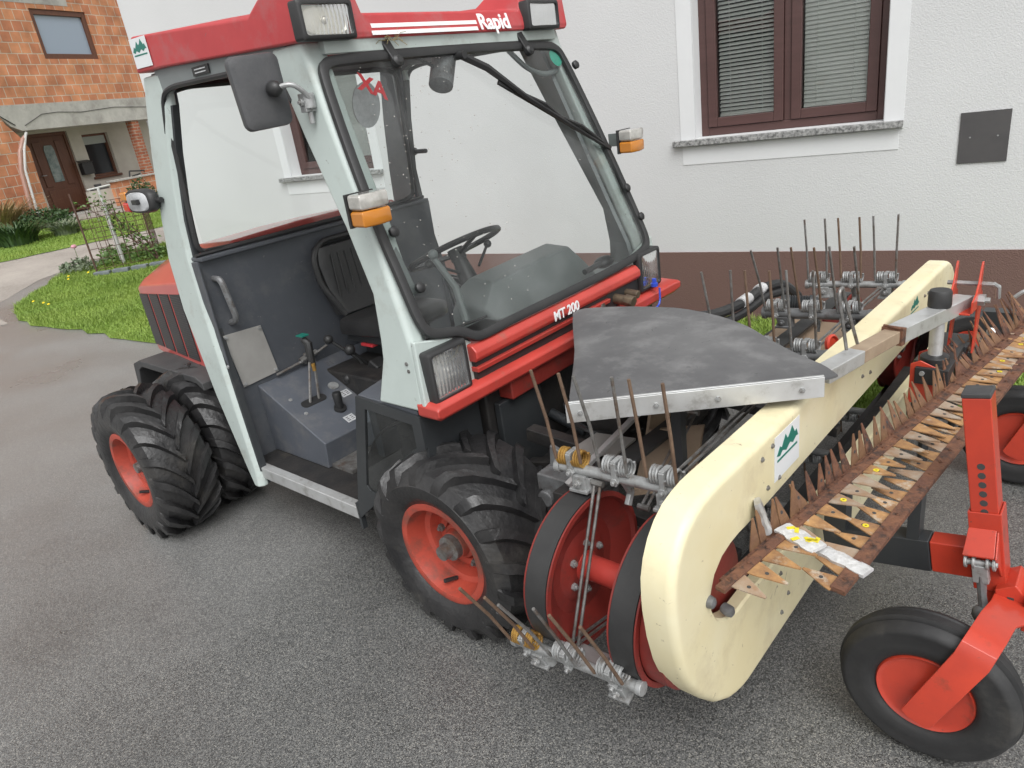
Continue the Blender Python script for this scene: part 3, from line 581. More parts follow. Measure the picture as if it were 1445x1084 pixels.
def wheel(name, R, Wd, rr, nl, dish, seed):
    """wheel around origin, axis y, outer face towards -y; tyre carcass with slanted lugs, rim, nuts"""
    h = Wd / 2
    prof = [(rr + .0, -h * .72), (rr + .012, -h * .86), (rr + (R - rr) * .30, -h * 1.0), (rr + (R - rr) * .55, -h * 1.02), (R - .065, -h * .97), (R - .036, -h * .86), (R - .026, -h * .55), (R - .022, 0)]
    prof = prof + [(r, -a) for r, a in prof[-2::-1]]
    def P(a, r, t): return V((-r * sin(t), a, r * cos(t)))
    bm = BM(); seg = 72; secs = []
    for k in range(seg): secs.append([P(a, r, 2 * pi * k / seg) for r, a in prof])
    n = len(prof); ring = [[bm.verts.new(p) for p in s] for s in secs]
    for k in range(seg):
        for i in range(n - 1): bm.faces.new((ring[k][i], ring[k][i + 1], ring[(k + 1) % seg][i + 1], ring[(k + 1) % seg][i]))
    r_ = random.Random(seed)
    # lugs: curved bars from the middle to each shoulder
    def carc(a):
        q = abs(a) / h
        if q < .55: return R - .022 - .004 * q / .55
        if q < .86: return R - .026 - .010 * (q - .55) / .31
        return R - .036 - .03 * (q - .86) / .12
    for side in (-1, 1):
        for k in range(nl):
            t0 = 2 * pi * (k + (.5 if side > 0 else 0)) / nl; S = []
            st = 9
            for j in range(st + 1):
                u = j / st; 
                if u < .8: a = side * h * (-.04 + u / .8 * .97); r = carc(a)
                else: v = (u - .8) / .2; a = side * h * (.93 + .075 * v); r = R - .045 - .050 * v
                t = t0 + (.50 * (1 - (1 - min(u, 1)) ** 1.7)) * (.42 / (R + .05)) * (1 if True else 1)
                wdt = (.017 + .010 * u) / R; hh = .030 if u < .8 else .030 * (1 - (u - .8) / .2 * .75)
                nr = V((0, side * (0 if u < .7 else (u - .7) * 1.6), 1)).normalized()
                jt = r_.uniform(-.004, .004)
                for_ = []
                for dt, up in ((-1.25, -.006), (-.8, hh + jt), (.8, hh + jt), (1.25, -.006)):
                    for_.append(P(a + nr.y * up, r + nr.z * up, t + dt * wdt))
                S.append(for_)
            loft(bm, S)
    root = obj('wheel', bm_hub(R, rr, h, dish), 'rimred', tr_, bevel=.0, smooth=40, fr=TF)
    o = obj('tyre', bm, 'tyre', None, smooth=40); o.parent = root; o.matrix_world = Matrix.Identity(4)
    o.matrix_parent_inverse = Matrix.Identity(4); o.matrix_basis = Matrix.Identity(4)
    return root
def bm_hub(R, rr, h, d):
    bm = BM(); o = (0, 0, 0); D = (0, -1, 0)
    lathe(bm, [(rr + .008, h * .78), (rr + .012, h * .86), (rr + .004, h * .88), (rr - .014, h * .86), (rr - .020, h * .72), (rr - .028, h * .45), (rr - .045, h * .40), (rr - .055, h * d), (rr * .62, h * d + .005), (rr * .55, h * d + .018), (rr * .42, h * d + .018), (rr * .40, h * d)], o, D, 48)
    lathe(bm, [(rr * .40, h * d), (rr * .36, h * d + .03), (rr * .30, h * d + .035), (rr * .27, h * d + .06), (rr * .10, h * d + .065), (0, h * d + .066)], o, D, 24)
    lathe(bm, [(rr + .008, -h * .78), (rr + .01, -h * .86), (rr - .014, -h * .86), (rr - .03, -h * .4), (rr - .055, h * d - .02), (.02, h * d - .02)], o, D, 32)
    return bm
def finish_wheel(root, pos, rr, h, d):
    # nuts as sub parts, built in wheel space
    T = Matrix.Translation(V(pos) - V((-2.6, 0, 0)))
    bm = BM()
    for k in range(5):
        a = 2 * pi * k / 5 + .35; bolt(bm, (rr * .50 * cos(a), -h * d - .018, rr * .50 * sin(a)), (0, -1, 0), .014, .014)
    n = obj('wheel_nuts', bm, 'steel', None); n.parent = root; n.matrix_basis = Matrix.Identity(4)
    bm = BM(); lathe(bm, [(rr * .26, h * d + .05), (rr * .25, h * d + .085), (rr * .16, h * d + .09), (rr * .14, h * d + .12), (.0, h * d + .122)], (0, 0, 0), (0, -1, 0), 14)
    n = obj('hub_cap', bm, 'steel', None); n.parent = root; n.matrix_basis = Matrix.Identity(4)
    bm = BM(); tube(bm, [(-.02, -h * .5, -rr * .8), (-.03, -h * .78, -rr * .72)], .008, 8); n = obj('valve', bm, 'black', None); n.parent = root; n.matrix_basis = Matrix.Identity(4)
    root.matrix_basis = T
def place_wheel(proto, pos, flip=False, spin=0):
    c = clone(proto, tr_); M = Matrix.Translation(V(pos) - V((-2.6, 0, 0))) @ (Matrix.Rotation(pi, 4, 'Z') if flip else Matrix.Identity(4)) @ Matrix.Rotation(spin, 4, 'Y'); c.matrix_local = M; return c
def wheel_at(*a):
    # obj() bakes into root-local coordinates: undo so the wheel sits at its own origin
    w = wheel(*a); w.data.transform(Matrix.Translation((-2.6, 0, 0))); return w
FW = wheel_at('front', .352, .365, .185, 17, .20, 3); finish_wheel(FW, (-1.65, -.665, .333), .185, .1825, .20)
place_wheel(FW, (-1.67, .665, .333), True, .3)
RW = wheel_at('rear', .368, .285, .182, 19, -.15, 5); finish_wheel(RW, (-3.465, -1.005, .355), .182, .1425, -.15)
place_wheel(RW, (-3.50, -.695, .355), False, .5); place_wheel(RW, (-3.50, .645, .355), True, .2); place_wheel(RW, (-3.465, 1.005, .355), True, .9)

# --- chassis
bm = BM(); box(bm, -3.95, -1.72, -.27, .27, .27, .62); box(bm, -1.76, -1.58, -.50, .50, .24, .42); box(bm, -3.58, -3.40, -.50, .50, .26, .46); box(bm, -3.3, -1.95, -.60, .60, .20, .295)
box(bm, -1.98, -1.86, -.66, .70, .40, .80); box(bm, -1.86, -1.69, -.45, .48, .42, .80); cyl(bm, (-3.49, -1.0, .365), (-3.49, 1.0, .365), .07, 16); cyl(bm, (-1.67, -.6, .333), (-1.67, .6, .333), .06, 16)
obj('chassis', bm, 'chassis', tr_, bevel=.012)
bm = BM(); box(bm, -1.69, -1.62, -.38, .50, .735, .810); obj('cross_member', bm, 'darkred', tr_, bevel=.008)
bm = BM(); box(bm, -1.685, -1.655, -.42, -.18, .38, .73); box(bm, -1.685, -1.655, .2, .44, .38, .73)
for y in (-.1, 0, .1): cyl(bm, (-1.69, y, .55), (-1.52, y, .5), .022, 10)
obj('front_linkage', bm, 'darkpaint', tr_, bevel=.006)
# --- floor, sill
bm = BM(); box(bm, -3.05, -1.95, -.72, .72, .298, .312); obj('floor', bm, 'chassis', tr_, bevel=.003)
bm = BM()
bm.free()
for s in (-1, 1): bm = BM(); box(bm, -3.0, -2.20, s * .757, s * .713, .262, .318); obj('door_sill', bm, 'alu', tr_, bevel=.004)
# --- rear wall
bm = BM(); box(bm, -3.09, -3.05, -.715, .69, .30, 1.275); box(bm, -3.11, -3.02, -.70, .66, 1.275, 1.292)
box(bm, -3.05, -3.02, -.722, -.712, .32, 1.28)
wl = obj('rear_wall', bm, 'slate', tr_, bevel=.004)
bm = BM(); tube(bm, [(-3.06, -.70, 1.300), (-3.06, .66, 1.300)], .009, 6); obj('seal', bm, 'rubber', wl)
bm = BM(); prism(bm, [(-3.046, -.695, .935), (-3.046, -.505, .925), (-3.046, -.478, .682), (-3.046, -.668, .672)], (.004, 0, 0)); pt = obj('access_plate', bm, 'aluplate', wl, bevel=.001)
bm = BM()
for y, z in ((-.685, .922), (-.515, .915), (-.49, .695), (-.658, .685)): bolt(bm, (-3.042, y, z), (1, 0, 0), .009, .006)
obj('screw', bm, 'zinc', pt)
bm = BM(); rtube(bm, [(-3.05, -.655, 1.19), (-2.99, -.655, 1.19), (-2.985, -.635, 1.0), (-3.05, -.635, .98)], .014, 8, .03); obj('grab_handle', bm, 'greysteel', wl)
bm = BM()
for y, z in ((-.71, .80), (-.71, .62), (-.71, .45), (.1, .5)): bolt(bm, (-3.02, y - .012, z), (0, -1, 0), .009, .004)
obj('bolt', bm, 'zinc', wl)
# --- transmission box
bm = BM(); Y0, Y1 = -.60, .33
prism(bm, [(-3.05, Y0, .313), (-2.61, Y0, .313), (-2.59, Y0, .443), (-3.05, Y0, .655)], (0, Y1 - Y0, 0)); tb = obj('transmission_box', bm, 'slatelight', tr_, bevel=.006)
N_ = V((.45, 0, 1)).normalized(); U_ = V((1, 0, -.45)).normalized()
def onbox(x, y, h=0): return V((x, y, .6515 - .45 * (x + 3.05) + .0)) + N_ * h
def plate_on(bm, x, y, w, l, h=.002, rot=0):
    c = onbox(x, y); Yv = V((0, 1, 0)); u = U_ * cos(rot) + Yv * sin(rot); v = -U_ * sin(rot) + Yv * cos(rot)
    prism(bm, [c - u * l - v * w, c + u * l - v * w, c + u * l + v * w, c - u * l + v * w], N_ * h)
for x, y in ((-3.0, -.221), (-2.793, -.307), (-2.652, -.403)):
    bm = BM(); plate_on(bm, x, y, .026, .022); lab = obj('label_plate', bm, 'labelgrey', tb)
    bm = BM()
    for k in range(-1, 2):
        for j in (-.5, .5): c = onbox(x, y) + U_ * .011 * k; prism(bm, [c + V((0, j * .022 - .007, 0)) - U_ * .002, c + V((0, j * .022 + .007, 0)) - U_ * .002, c + V((0, j * .022 + .007, 0)) + U_ * .002, c + V((0, j * .022 - .007, 0)) + U_ * .002], N_ * .0028)
    obj('mark', bm, 'plate', lab)
bm = BM(); c = onbox(-2.83, -.47); c2 = onbox(-2.80, -.385)
pts = [];
for k in range(24):
    a = 2 * pi * k / 24; e = V((0, 1, 0)) * (.062 if cos(a) > 0 else .062) ; pts.append(onbox(-2.83, -.46) + V((0, 1, 0)) * (.045 * (1 if cos(a) > 0 else -1) + .022 * cos(a)) + U_ * .024 * sin(a))
prism(bm, pts, N_ * .004)
obj('lever_slot', bm, 'black', tb)
bm = BM(); b0 = onbox(-2.83, -.46); top = b0 + V((-.03, .06, .20))
tube(bm, [b0 + V((0, -.02, 0)), top + V((.012, -.02, -.02))], .007, 6); tube(bm, [b0 + V((0, .03, 0)), top + V((-.01, .02, -.02))], .007, 6); lv = obj('gear_lever', bm, 'steel', tb)
bm = BM(); tube(bm, [top + V((0, 0, -.05)), top + V((0, .0, 0)), top + V((-.01, .01, .06)), top + V((-.03, .0, .085))], [.014, .019, .021, .016], 8); obj('grip', bm, 'black', lv, bevel=.003)
bm = BM(); box(bm, -.03, .02, -.02, .02, 0, .006, Matrix.Translation(top + V((-.02, 0, .10)))); obj('grip_cap', bm, 'green', lv)
bm = BM(); tube(bm, [top + V((.02, -.01, -.03)), top + V((.02, -.01, -.065))], .009, 8); obj('sleeve', bm, 'gold', lv)
bm = BM(); cyl(bm, onbox(-2.724, -.398), onbox(-2.724, -.398, .010), .030, 14); c = onbox(-2.724, -.398); tube(bm, [c, c + V((0, 0, .04)), c + V((0, 0, .075)), c + V((0, 0, .085))], [.016, .02, .022, .018], 12); obj('range_knob', bm, 'black', tb)
bm = BM(); c = onbox(-2.862, -.319); cyl(bm, c, c + N_ * .006, .026, 16); obj('dial', bm, 'zinc', tb)
bm = BM()
for x, y in ((-2.891, -.542), (-2.782, -.543)): c = onbox(x, y); bolt(bm, c, N_, .010, .004)
obj('bolt', bm, 'zinc', tb)
for (x, y, dx, dy, h, r) in ((-2.80, -.10, -.13, -.14, .235, .024), (-2.80, -.10, .0, -.12, .19, .028), (-2.76, -.12, -.05, -.14, .07, .026)):
    bm = BM(); c = onbox(x, y); t = c + V((dx, dy, h)); tube(bm, [c, c.lerp(t, .5) + V((0, .02, 0)), t], .008, 6); lv = obj('control_lever', bm, 'black', tb); bm = BM(); ball(bm, t, r); obj('knob', bm, 'black', lv)
bm = BM(); c = onbox(-2.78, -.12); M = Matrix.Translation(c + V((.03, 0, .07))) @ Matrix.Rotation(.5, 4, 'Y'); box(bm, -.035, .035, -.04, .04, -.06, .05, M); obj('valve_block', bm, 'black', tb, bevel=.012)
bm = BM(); c = onbox(-2.86, -.08, .17); box(bm, -.04, .05, -.05, .05, -.008, .008, Matrix.Translation(c)); obj('bracket', bm, 'redmark', tb, bevel=.004)
bm = BM(); tube(bm, [(-3.03, -.50, .672), (-3.03, -.30, .69), (-3.02, -.20, .72)], .007, 6); cyl(bm, (-3.03, -.36, .69), (-3.03, -.31, .70), .016, 8); cyl(bm, (-3.03, -.29, .70), (-3.03, -.26, .705), .014, 6); cyl(bm, (-3.04, -.33, .67), (-3.02, -.33, .72), .010, 8); obj('hydraulic_fitting', bm, 'steel', tb)
bm = BM(); box(bm, -2.62, -2.46, -.58, -.42, .313, .33); obj('foot_plate', bm, 'steel', tb)
# --- seat
st_ = BM()
SY = .045
def seat_sec(x, z, w, t, tilt):
    u = V((cos(tilt), 0, sin(tilt))); n = V((-sin(tilt), 0, cos(tilt))); c = V((x, SY, z)); o = []
    for k in range(20):
        a = 2 * pi * k / 20; ca, sa = cos(a), sin(a); e = .5
        o.append(c + V((0, 1, 0)) * w * (abs(ca) ** e) * (1 if ca > 0 else -1) + n * t * (abs(sa) ** e) * (1 if sa > 0 else -1) * (1 + .25 * abs(ca) ** 3))
    return o
bm = BM(); loft(bm, [tuple_ for tuple_ in (seat_sec(-2.55, .825, .17, .022, 0), seat_sec(-2.57, .825, .205, .045, 0), seat_sec(-2.75, .82, .215, .05, 0), seat_sec(-2.92, .81, .21, .05, -.1))]); obj('seat_cushion', bm, 'vinyl', tr_, smooth=50)
bm = BM(); loft(bm, [seat_sec(-2.96, .86, .17, .045, -pi / 2 + .1), seat_sec(-3.0, .98, .19, .048, -pi / 2 + .12), seat_sec(-3.015, 1.12, .205, .045, -pi / 2 + .1), seat_sec(-3.02, 1.20, .185, .035, -pi / 2)])
for k in range(-3, 4): beam(bm, (-2.945, SY + k * .048, .95), (-2.972, SY + k * .042, 1.16), .012, .006, (1, 0, 0))
sb = obj('seat_backrest', bm, 'vinyl', tr_, smooth=50, bevel=.004)
bm = BM(); rtube(bm, [(-2.93, SY - .15, .86), (-2.96, SY - .19, .96), (-2.985, SY - .215, 1.03), (-3.0, SY - .215, 1.16), (-3.01, SY - .15, 1.225), (-3.01, SY + .15, 1.225), (-3.0, SY + .215, 1.16), (-2.985, SY + .215, 1.03), (-2.96, SY + .19, .96), (-2.93, SY + .15, .86)], .015, 8, .05); obj('rim', bm, 'black', sb)
bm = BM(); box(bm, -2.95, -2.66, -.12, .20, .725, .775); box(bm, -2.98, -2.80, .0, .22, .56, .725); obj('seat_base', bm, 'darkpaint', tr_, bevel=.01)
# --- steering
bm = BM(); C0 = V((-2.19, .0, 1.185)); nrm = V((-.42, 0, 1)).normalized(); d, u, w = axes(nrm)
tube(bm, [C0 + (u * cos(2 * pi * k / 40) + w * sin(2 * pi * k / 40)) * .205 for k in range(40)], .0125, 8, closed=True); sw = obj('steering_wheel', bm, 'black', tr_)
bm = BM()
for a in (.3, 2.4, 4.5): tube(bm, [C0 - nrm * .03, C0 + (u * cos(a) + w * sin(a)) * .2], .009, 6)
cyl(bm, C0 - nrm * .05, C0 - nrm * .0, .035); obj('spokes', bm, 'black', sw)
bm = BM(); tube(bm, [C0 - nrm * .04, C0 - nrm * .2, (-2.02, 0, .9), (-1.95, 0, .5)], [.03, .05, .06, .06], 12); obj('steering_column', bm, 'black', tr_)
for s, y in ((1, .12), (1, -.12)):
    bm = BM(); tube(bm, [(-2.12, y * .5, 1.10), (-2.16, y * 1.4, 1.16)], .007, 6); ball(bm, (-2.165, y * 1.5, 1.165), .018); obj('column_switch', bm, 'black', tr_)
# --- dash cowl
bm = BM(); loft(bm, [[(-2.04, y, .55), (-2.04, y, z1), (-1.98, y, z1 + .04), (-1.86, y, z1 + .03), (-1.74, y, z2), (-1.74, y, .55)] for y, z1, z2 in ((-.22, .98, .93), (-.15, 1.07, .95), (.36, 1.09, .95), (.46, 1.0, .92))]); obj('dash_cowl', bm, 'cowl', tr_, bevel=.012)
bm = BM(); box(bm, -1.86, -1.69, -.66, .66, .955, .975); prism(bm, [(-1.90, -.64, .85), (-1.75, -.64, .85), (-1.70, -.64, .975), (-1.86, -.64, .975)], (0, .42, 0)); obj('dash_shelf', bm, 'cowl', tr_, bevel=.006)
bm = BM(); tube(bm, [(-2.02, -.28, 1.22), (-1.97, -.24, 1.10), (-1.92, -.26, .97)], [.012, .014, .016], 8); ball(bm, (-2.02, -.28, 1.235), .02); obj('hand_lever', bm, 'cowl', tr_)
bm = BM(); tube(bm, [(-1.90, -.62, .99), (-1.85, -.25, .985), (-1.84, .05, .985)], .006, 5); obj('cable', bm, 'black', tr_)

# --- A pillars
A_SEC = [(1.99, -2.19, -2.02, .66), (1.93, -2.185, -2.005, .662), (1.72, -2.09, -1.93, .68), (1.43, -1.95, -1.82, .70), (1.22, -1.855, -1.745, .722), (1.07, -1.845, -1.69, .738), (1.0, -1.85, -1.675, .742), (.84, -1.90, -1.665, .757)]
for s in (-1, 1):
    bm = BM(); loft(bm, [[(xr, s * y, z), (xf - .012, s * y, z), (xf, s * (y - .014), z), (xf, s * (y - (.085 if z > 1.1 else .05)), z), (xf - .03, s * (y - .09), z), (xr + .02, s * (y - .05), z)] for z, xr, xf, y in A_SEC])
    ap = obj('front_pillar', bm, 'pale', tr_, bevel=.010, smooth=50)
    bm = BM(); prism(bm, [(-1.655, s * .757, .845), (-1.655, s * .50, .845), (-1.66, s * .50, 1.0), (-1.66, s * .56, 1.035), (-1.665, s * .66, 1.06), (-1.67, s * .742, 1.08)], (-.02, 0, 0)); obj('lamp_panel', bm, 'pale', tr_, bevel=.006)
    bm = BM(); loft(bm, [[(xr - .001, s * (y - .051), z), (xf - .04, s * (y - .091), z), (xf - .05, s * (y - .105), z), (xr - .001, s * (y - .075), z)] for z, xr, xf, y in A_SEC]); obj('liner', bm, 'palein', ap, smooth=0)
    bm = BM()
    for z, x in ((1.0, -1.725), (.975, -1.72)): bolt(bm, (x, s * .742, z), (0, s, 0), .007, .004)
    obj('screw', bm, 'steel', ap)
# --- C pillars
C_SEC = [(2.02, -3.14, -2.985, .655), (1.9, -3.18, -2.99, .665), (1.72, -3.23, -3.045, .68), (1.45, -3.285, -3.10, .70), (1.28, -3.31, -3.10, .712), (1.05, -3.285, -3.07, .728), (.65, -3.165, -3.0, .755), (.30, -3.02, -2.93, .78), (.22, -2.985, -2.93, .785)]
for s in (-1, 1):
    bm = BM(); loft(bm, [[(xr, s * y, z), (xf - .02, s * y, z), (xf, s * (y - .022), z), (xf, s * (y - .045), z), (xr, s * (y - .045), z)] for z, xr, xf, y in C_SEC]); cp = obj('rear_pillar', bm, 'pale', tr_, bevel=.008, smooth=50)
    bm = BM(); loft(bm, [[(xf - .010, s * (y - .016), z), (xf + .006, s * (y - .022), z), (xf + .006, s * (y - .050), z), (xf - .010, s * (y - .050), z)] for z, xr, xf, y in C_SEC[1:-1]]); obj('door_seal', bm, 'darkpaint', cp, smooth=50)
    bm = BM(); loft(bm, [[(xr + .004, s * (y - .046), z), (xf - .014, s * (y - .046), z), (xf - .014, s * (y - .060), z), (xr + .004, s * (y - .060), z)] for z, xr, xf, y in C_SEC]); obj('liner', bm, 'slate', cp, smooth=0)
# side rails under roof
for s in (-1, 1):
    bm = BM(); prism(bm, [(-3.03, s * .655, 1.93), (-2.95, s * .655, 1.965), (-2.2, s * .655, 1.955), (-2.15, s * .655, 1.935), (-2.10, s * .655, 2.02), (-3.03, s * .655, 2.04)], (0, -s * .04, 0)); sr = obj('side_rail', bm, 'palein', tr_, bevel=.004)
    bm = BM(); rtube(bm, [(-3.055, s * .665, 1.80), (-3.005, s * .66, 1.945), (-2.9, s * .658, 1.962), (-2.2, s * .658, 1.95), (-2.13, s * .665, 1.83)], .010, 6, .05); obj('seal', bm, 'rubber', sr)
bm = BM(); box(bm, -2.72, -2.60, -.662, -.657, 1.975, 2.005); o = obj('type_plate', bm, 'black', tr_)
bm = BM()
for k in range(2): box(bm, -2.70, -2.62, -.664, -.662, 1.982 + k * .011, 1.986 + k * .011)
obj('mark', bm, 'labelgrey', o)
# rear window frame (top rail, far corner)
bm = BM(); box(bm, -3.10, -3.04, -.64, .64, 1.972, 2.028); obj('rear_header', bm, 'palein', tr_, bevel=.006)
bm = BM(); rtube(bm, [(-3.07, -.672, 1.40), (-3.08, -.672, 1.308), (-3.06, -.5, 1.302), (-3.06, .52, 1.302), (-3.065, .595, 1.325), (-3.065, .61, 1.5), (-3.03, .60, 1.945), (-3.03, .5, 1.965), (-3.03, -.55, 1.968), (-3.03, -.65, 1.94), (-3.06, -.66, 1.6), (-3.07, -.672, 1.40)], .012, 8, .08); rwf = obj('rear_window', bm, 'rubber', tr_)
bm = BM(); box(bm, -3.062, -3.058, -.65, .60, 1.31, 1.965); obj('pane', bm, 'clearglass', rwf, smooth=0)
# --- windscreen
WO = [(-.655, 1.88), (-.635, 1.925), (-.585, 1.943), (-.17, 1.948), (.22, 1.948), (.54, 1.940), (.60, 1.92), (.625, 1.88), (.66, 1.66), (.69, 1.40), (.712, 1.12), (.705, 1.06), (.66, 1.025), (.51, 1.005), (.03, 1.0), (-.32, 1.0), (-.44, .995), (-.50, 1.00), (-.545, 1.035), (-.60, 1.050), (-.67, 1.065), (-.705, 1.11), (-.700, 1.26), (-.70, 1.40), (-.685, 1.62)]
def WP(y, z, off=0):  # point on the screen plane
    return V((-1.996 + (1.932 - z) * .3772, y, z)) + V((.9356, 0, .3529)) * off
def inset(pts, d):
    n = len(pts); o = []
    for i in range(n):
        a, b, c = V((*pts[i - 1], 0)), V((*pts[i], 0)), V((*pts[(i + 1) % n], 0)); e1 = (b - a).normalized(); e2 = (c - b).normalized()
        n1 = V((e1.y, -e1.x, 0)); n2 = V((e2.y, -e2.x, 0)); m = (n1 + n2).normalized(); k = d / max(.5, m.dot(n1)); o.append((b.x + m.x * k, b.y + m.y * k))
    return o
WI = inset(WO, .030)
def smoothloop(p, it=1):
    for _ in range(it):
        o = []
        for i in range(len(p)):
            a, b = p[i], p[(i + 1) % len(p)]; o += [(a[0] * .75 + b[0] * .25, a[1] * .75 + b[1] * .25), (a[0] * .25 + b[0] * .75, a[1] * .25 + b[1] * .75)]
        p = o
    return p
so, si = smoothloop(WO, 2), smoothloop(WI, 2)
bm = BM(); n = len(so); sec = []
for i in range(n):
    a, b = so[i], si[i]; sec.append([WP(*a, -.004), WP(*a, .012), WP((a[0] + b[0]) / 2, (a[1] + b[1]) / 2, .020), WP(*b, .012), WP(*b, -.006)])
loft(bm, sec, False, True); ws = obj('windscreen', bm, 'rubber', tr_, smooth=60)
bm = BM(); bm.faces.new([bm.verts.new(WP(*p, .004)) for p in si]); obj('pane', bm, 'glass', ws, smooth=0)
bm = BM(); ctr = (.44, 1.86)
lathe(bm, [(0, 0), (.037, .0005), (.037, .001), (0, .001)], WP(.565, 1.875, -.001), (.9356, 0, .3529), 20); obj('sticker', bm, 'greensticker', ws)
text('mark', 'XA', 'redmark', ws, WP(-.52, 1.84, -.002), V((.1, .8, -.35)), V((-.3, .35, .8)), .078, .0005, bold=.003)
bm = BM(); r_ = random.Random(3)
for k in range(170):
    y = r_.uniform(-.66, .66) if k % 4 == 0 else r_.uniform(-.62, -.05); z = r_.uniform(1.05, 1.92) if k % 3 else r_.uniform(1.5, 1.9); q = WP(y, z, .006); s_ = r_.uniform(.0012, .0026)
    bmesh.ops.create_icosphere(bm, subdivisions=1, radius=s_, matrix=Matrix.Translation(q))
o = obj('rain_drops', bm, 'clearlens', ws, kind='stuff')
bm = BM()
for k in range(16):
    q = WP(-.335 + r_.uniform(-.03, .03), 1.955, .03) + V((0, 0, .01)); e = q + V((r_.uniform(-.02, .03), r_.uniform(-.05, .05), r_.uniform(-.03, .045))); tube(bm, [q, q.lerp(e, .5) + V((0, 0, .01)), e], .0009, 4)
obj('hay_wisps', bm, 'straw', ws, kind='stuff')
# hinges on top of screen, knobs and levers
for y in (-.35, .36):
    bm = BM(); beam(bm, (-2.0, y, 1.985), WP(y + .012, 1.90, .025), .035, .014, (1, 0, 0)); h = obj('hinge', bm, 'black', tr_, bevel=.004); bm = BM(); p = WP(y + .015, 1.902, .012); lathe(bm, [(.02, 0), (.021, .02), (.012, .028), (0, .028)], p, (.93, 0, .35), 12); obj('knob', bm, 'black', h)
for y, z in ((.655, 1.83), (.675, 1.30), (.695, 1.17), (-.645, 1.40), (-.64, 1.22)):
    bm = BM(); p = WP(y, z, .012); lathe(bm, [(.017, 0), (.018, .014), (.01, .020), (0, .021)], p, (.93, 0, .35), 12); obj('knob', bm, 'black', ws)
bm = BM(); beam(bm, WP(-.648, 1.40, -.02), WP(-.642, 1.21, -.02), .03, .012, (1, 0, 0)); obj('latch', bm, 'cowl', ws, bevel=.003)
bm = BM(); M = Matrix.Translation(WP(.33, 1.055, -.05)); ball(bm, WP(.38, 1.06, -.03), .035, (1, 1.8, .7)); cyl(bm, WP(.22, 1.055, -.02), WP(.34, 1.06, -.02), .012); obj('screen_latch', bm, 'black', ws)
# wiper
bm = BM(); p = WP(-.07, 1.885, -.05); lathe(bm, [(.0, -.10), (.035, -.10), (.045, -.08), (.045, .06), (.03, .07), (0, .07)], p, (.2, -.45, -.6), 16); wp = obj('wiper_motor', bm, 'greysteel', tr_)
bm = BM(); rtube(bm, [p + V((0, -.04, .02)), p + V((0, -.14, .06)), p + V((-.02, -.16, .1))], .006, 6); obj('wire', bm, 'black', wp)
bm = BM(); p0 = WP(-.02, 1.905, .02); cyl(bm, p0 - V((.04, 0, 0)), p0 + V((.02, 0, 0)), .014); tube(bm, [p0, WP(.08, 1.85, .03), WP(.24, 1.72, .035), WP(.62, 1.49, .025)], [.014, .014, .009, .007], 6); wa = obj('wiper_arm', bm, 'black', tr_)
bm = BM(); a, b = WP(.125, 1.80, .018), WP(.67, 1.475, .018); beam(bm, a, b, .016, .014, (1, 0, 0)); tube(bm, [a.lerp(b, .12) + V((.01, 0, 0)), a.lerp(b, .35) + V((.022, .0, .01)), a.lerp(b, .5) + V((.012, 0, 0)), a.lerp(b, .68) + V((.022, 0, .01)), a.lerp(b, .9) + V((.01, 0, 0))], .0075, 6); obj('wiper_blade', bm, 'rubber', wa)
# inner mirror (round) and sun visor loop
bm = BM(); c = V((-2.06, -.43, 1.79)); lathe(bm, [(.0, 0), (.07, .0), (.074, .008), (.0, .014)], c, (.9, .2, -.1), 24); im = obj('interior_mirror', bm, 'labelgrey', tr_); im.scale = (1, 1, 1)
bm = BM(); rtube(bm, [WP(.32, 1.93, -.03), WP(.40, 1.86, -.04), WP(.50, 1.825, -.04), WP(.60, 1.84, -.03)], .011, 8, .06); obj('roof_brace', bm, 'palein', tr_)

# --- roof
def roofsec(y, zt, zk):
    return [(-1.985, y, 1.985), (-1.975, y, 2.0), (-1.995, y, zt), (-2.10, y, zt + .015), (-2.25, y, zk), (-2.38, y, zk + .01), (-3.09, y, 2.165), (-3.115, y, 2.15), (-3.13, y, 2.035), (-2.9, y, 2.03)]
bm = BM(); loft(bm, [roofsec(-.655, 2.16, 2.09), roofsec(-.67, 2.14, 2.08), ] if 0 else [roofsec(-.678, 2.15, 2.095), roofsec(-.66, 2.165, 2.105), roofsec(-.46, 2.17, 2.11), roofsec(-.425, 2.062, 2.08), roofsec(.375, 2.062, 2.08), roofsec(.41, 2.17, 2.11), roofsec(.655, 2.165, 2.105), roofsec(.675, 2.15, 2.095)])
rf = obj('roof', bm, 'roofred', tr_, bevel=.012, smooth=45)
bm = BM(); box(bm, -2.02, -1.99, -.60, .60, 1.948, 1.990); obj('front_header', bm, 'pale', tr_, bevel=.004)
for k in range(2):
    bm = BM(); zz = 2.022 - k * .022; M = None
    prism(bm, [(-1.9755, -.405 - .006 * k, zz - .0065), (-1.9755, .105 - .004 * k, zz - .0065), (-1.9765, .105 - .004 * k, zz + .0065), (-1.9765, -.405 - .006 * k, zz + .0065)], (.0015, 0, 0))
    for v in bm.verts: v.co.x = -1.975 - (v.co.z - 2.0) * (.02 / .062) + (.0012 if v.co.x > -1.9752 else -.002)
    obj('stripe', bm, 'white', rf)
def fx(z): return -1.975 - (z - 2.0) * (.02 / .062) + .001
text('lettering', 'Rapid', 'white', rf, (fx(1.997), .115, 1.997), (0, 1, .0), (-.32, 0, 1), .080, .001, bold=.0022)
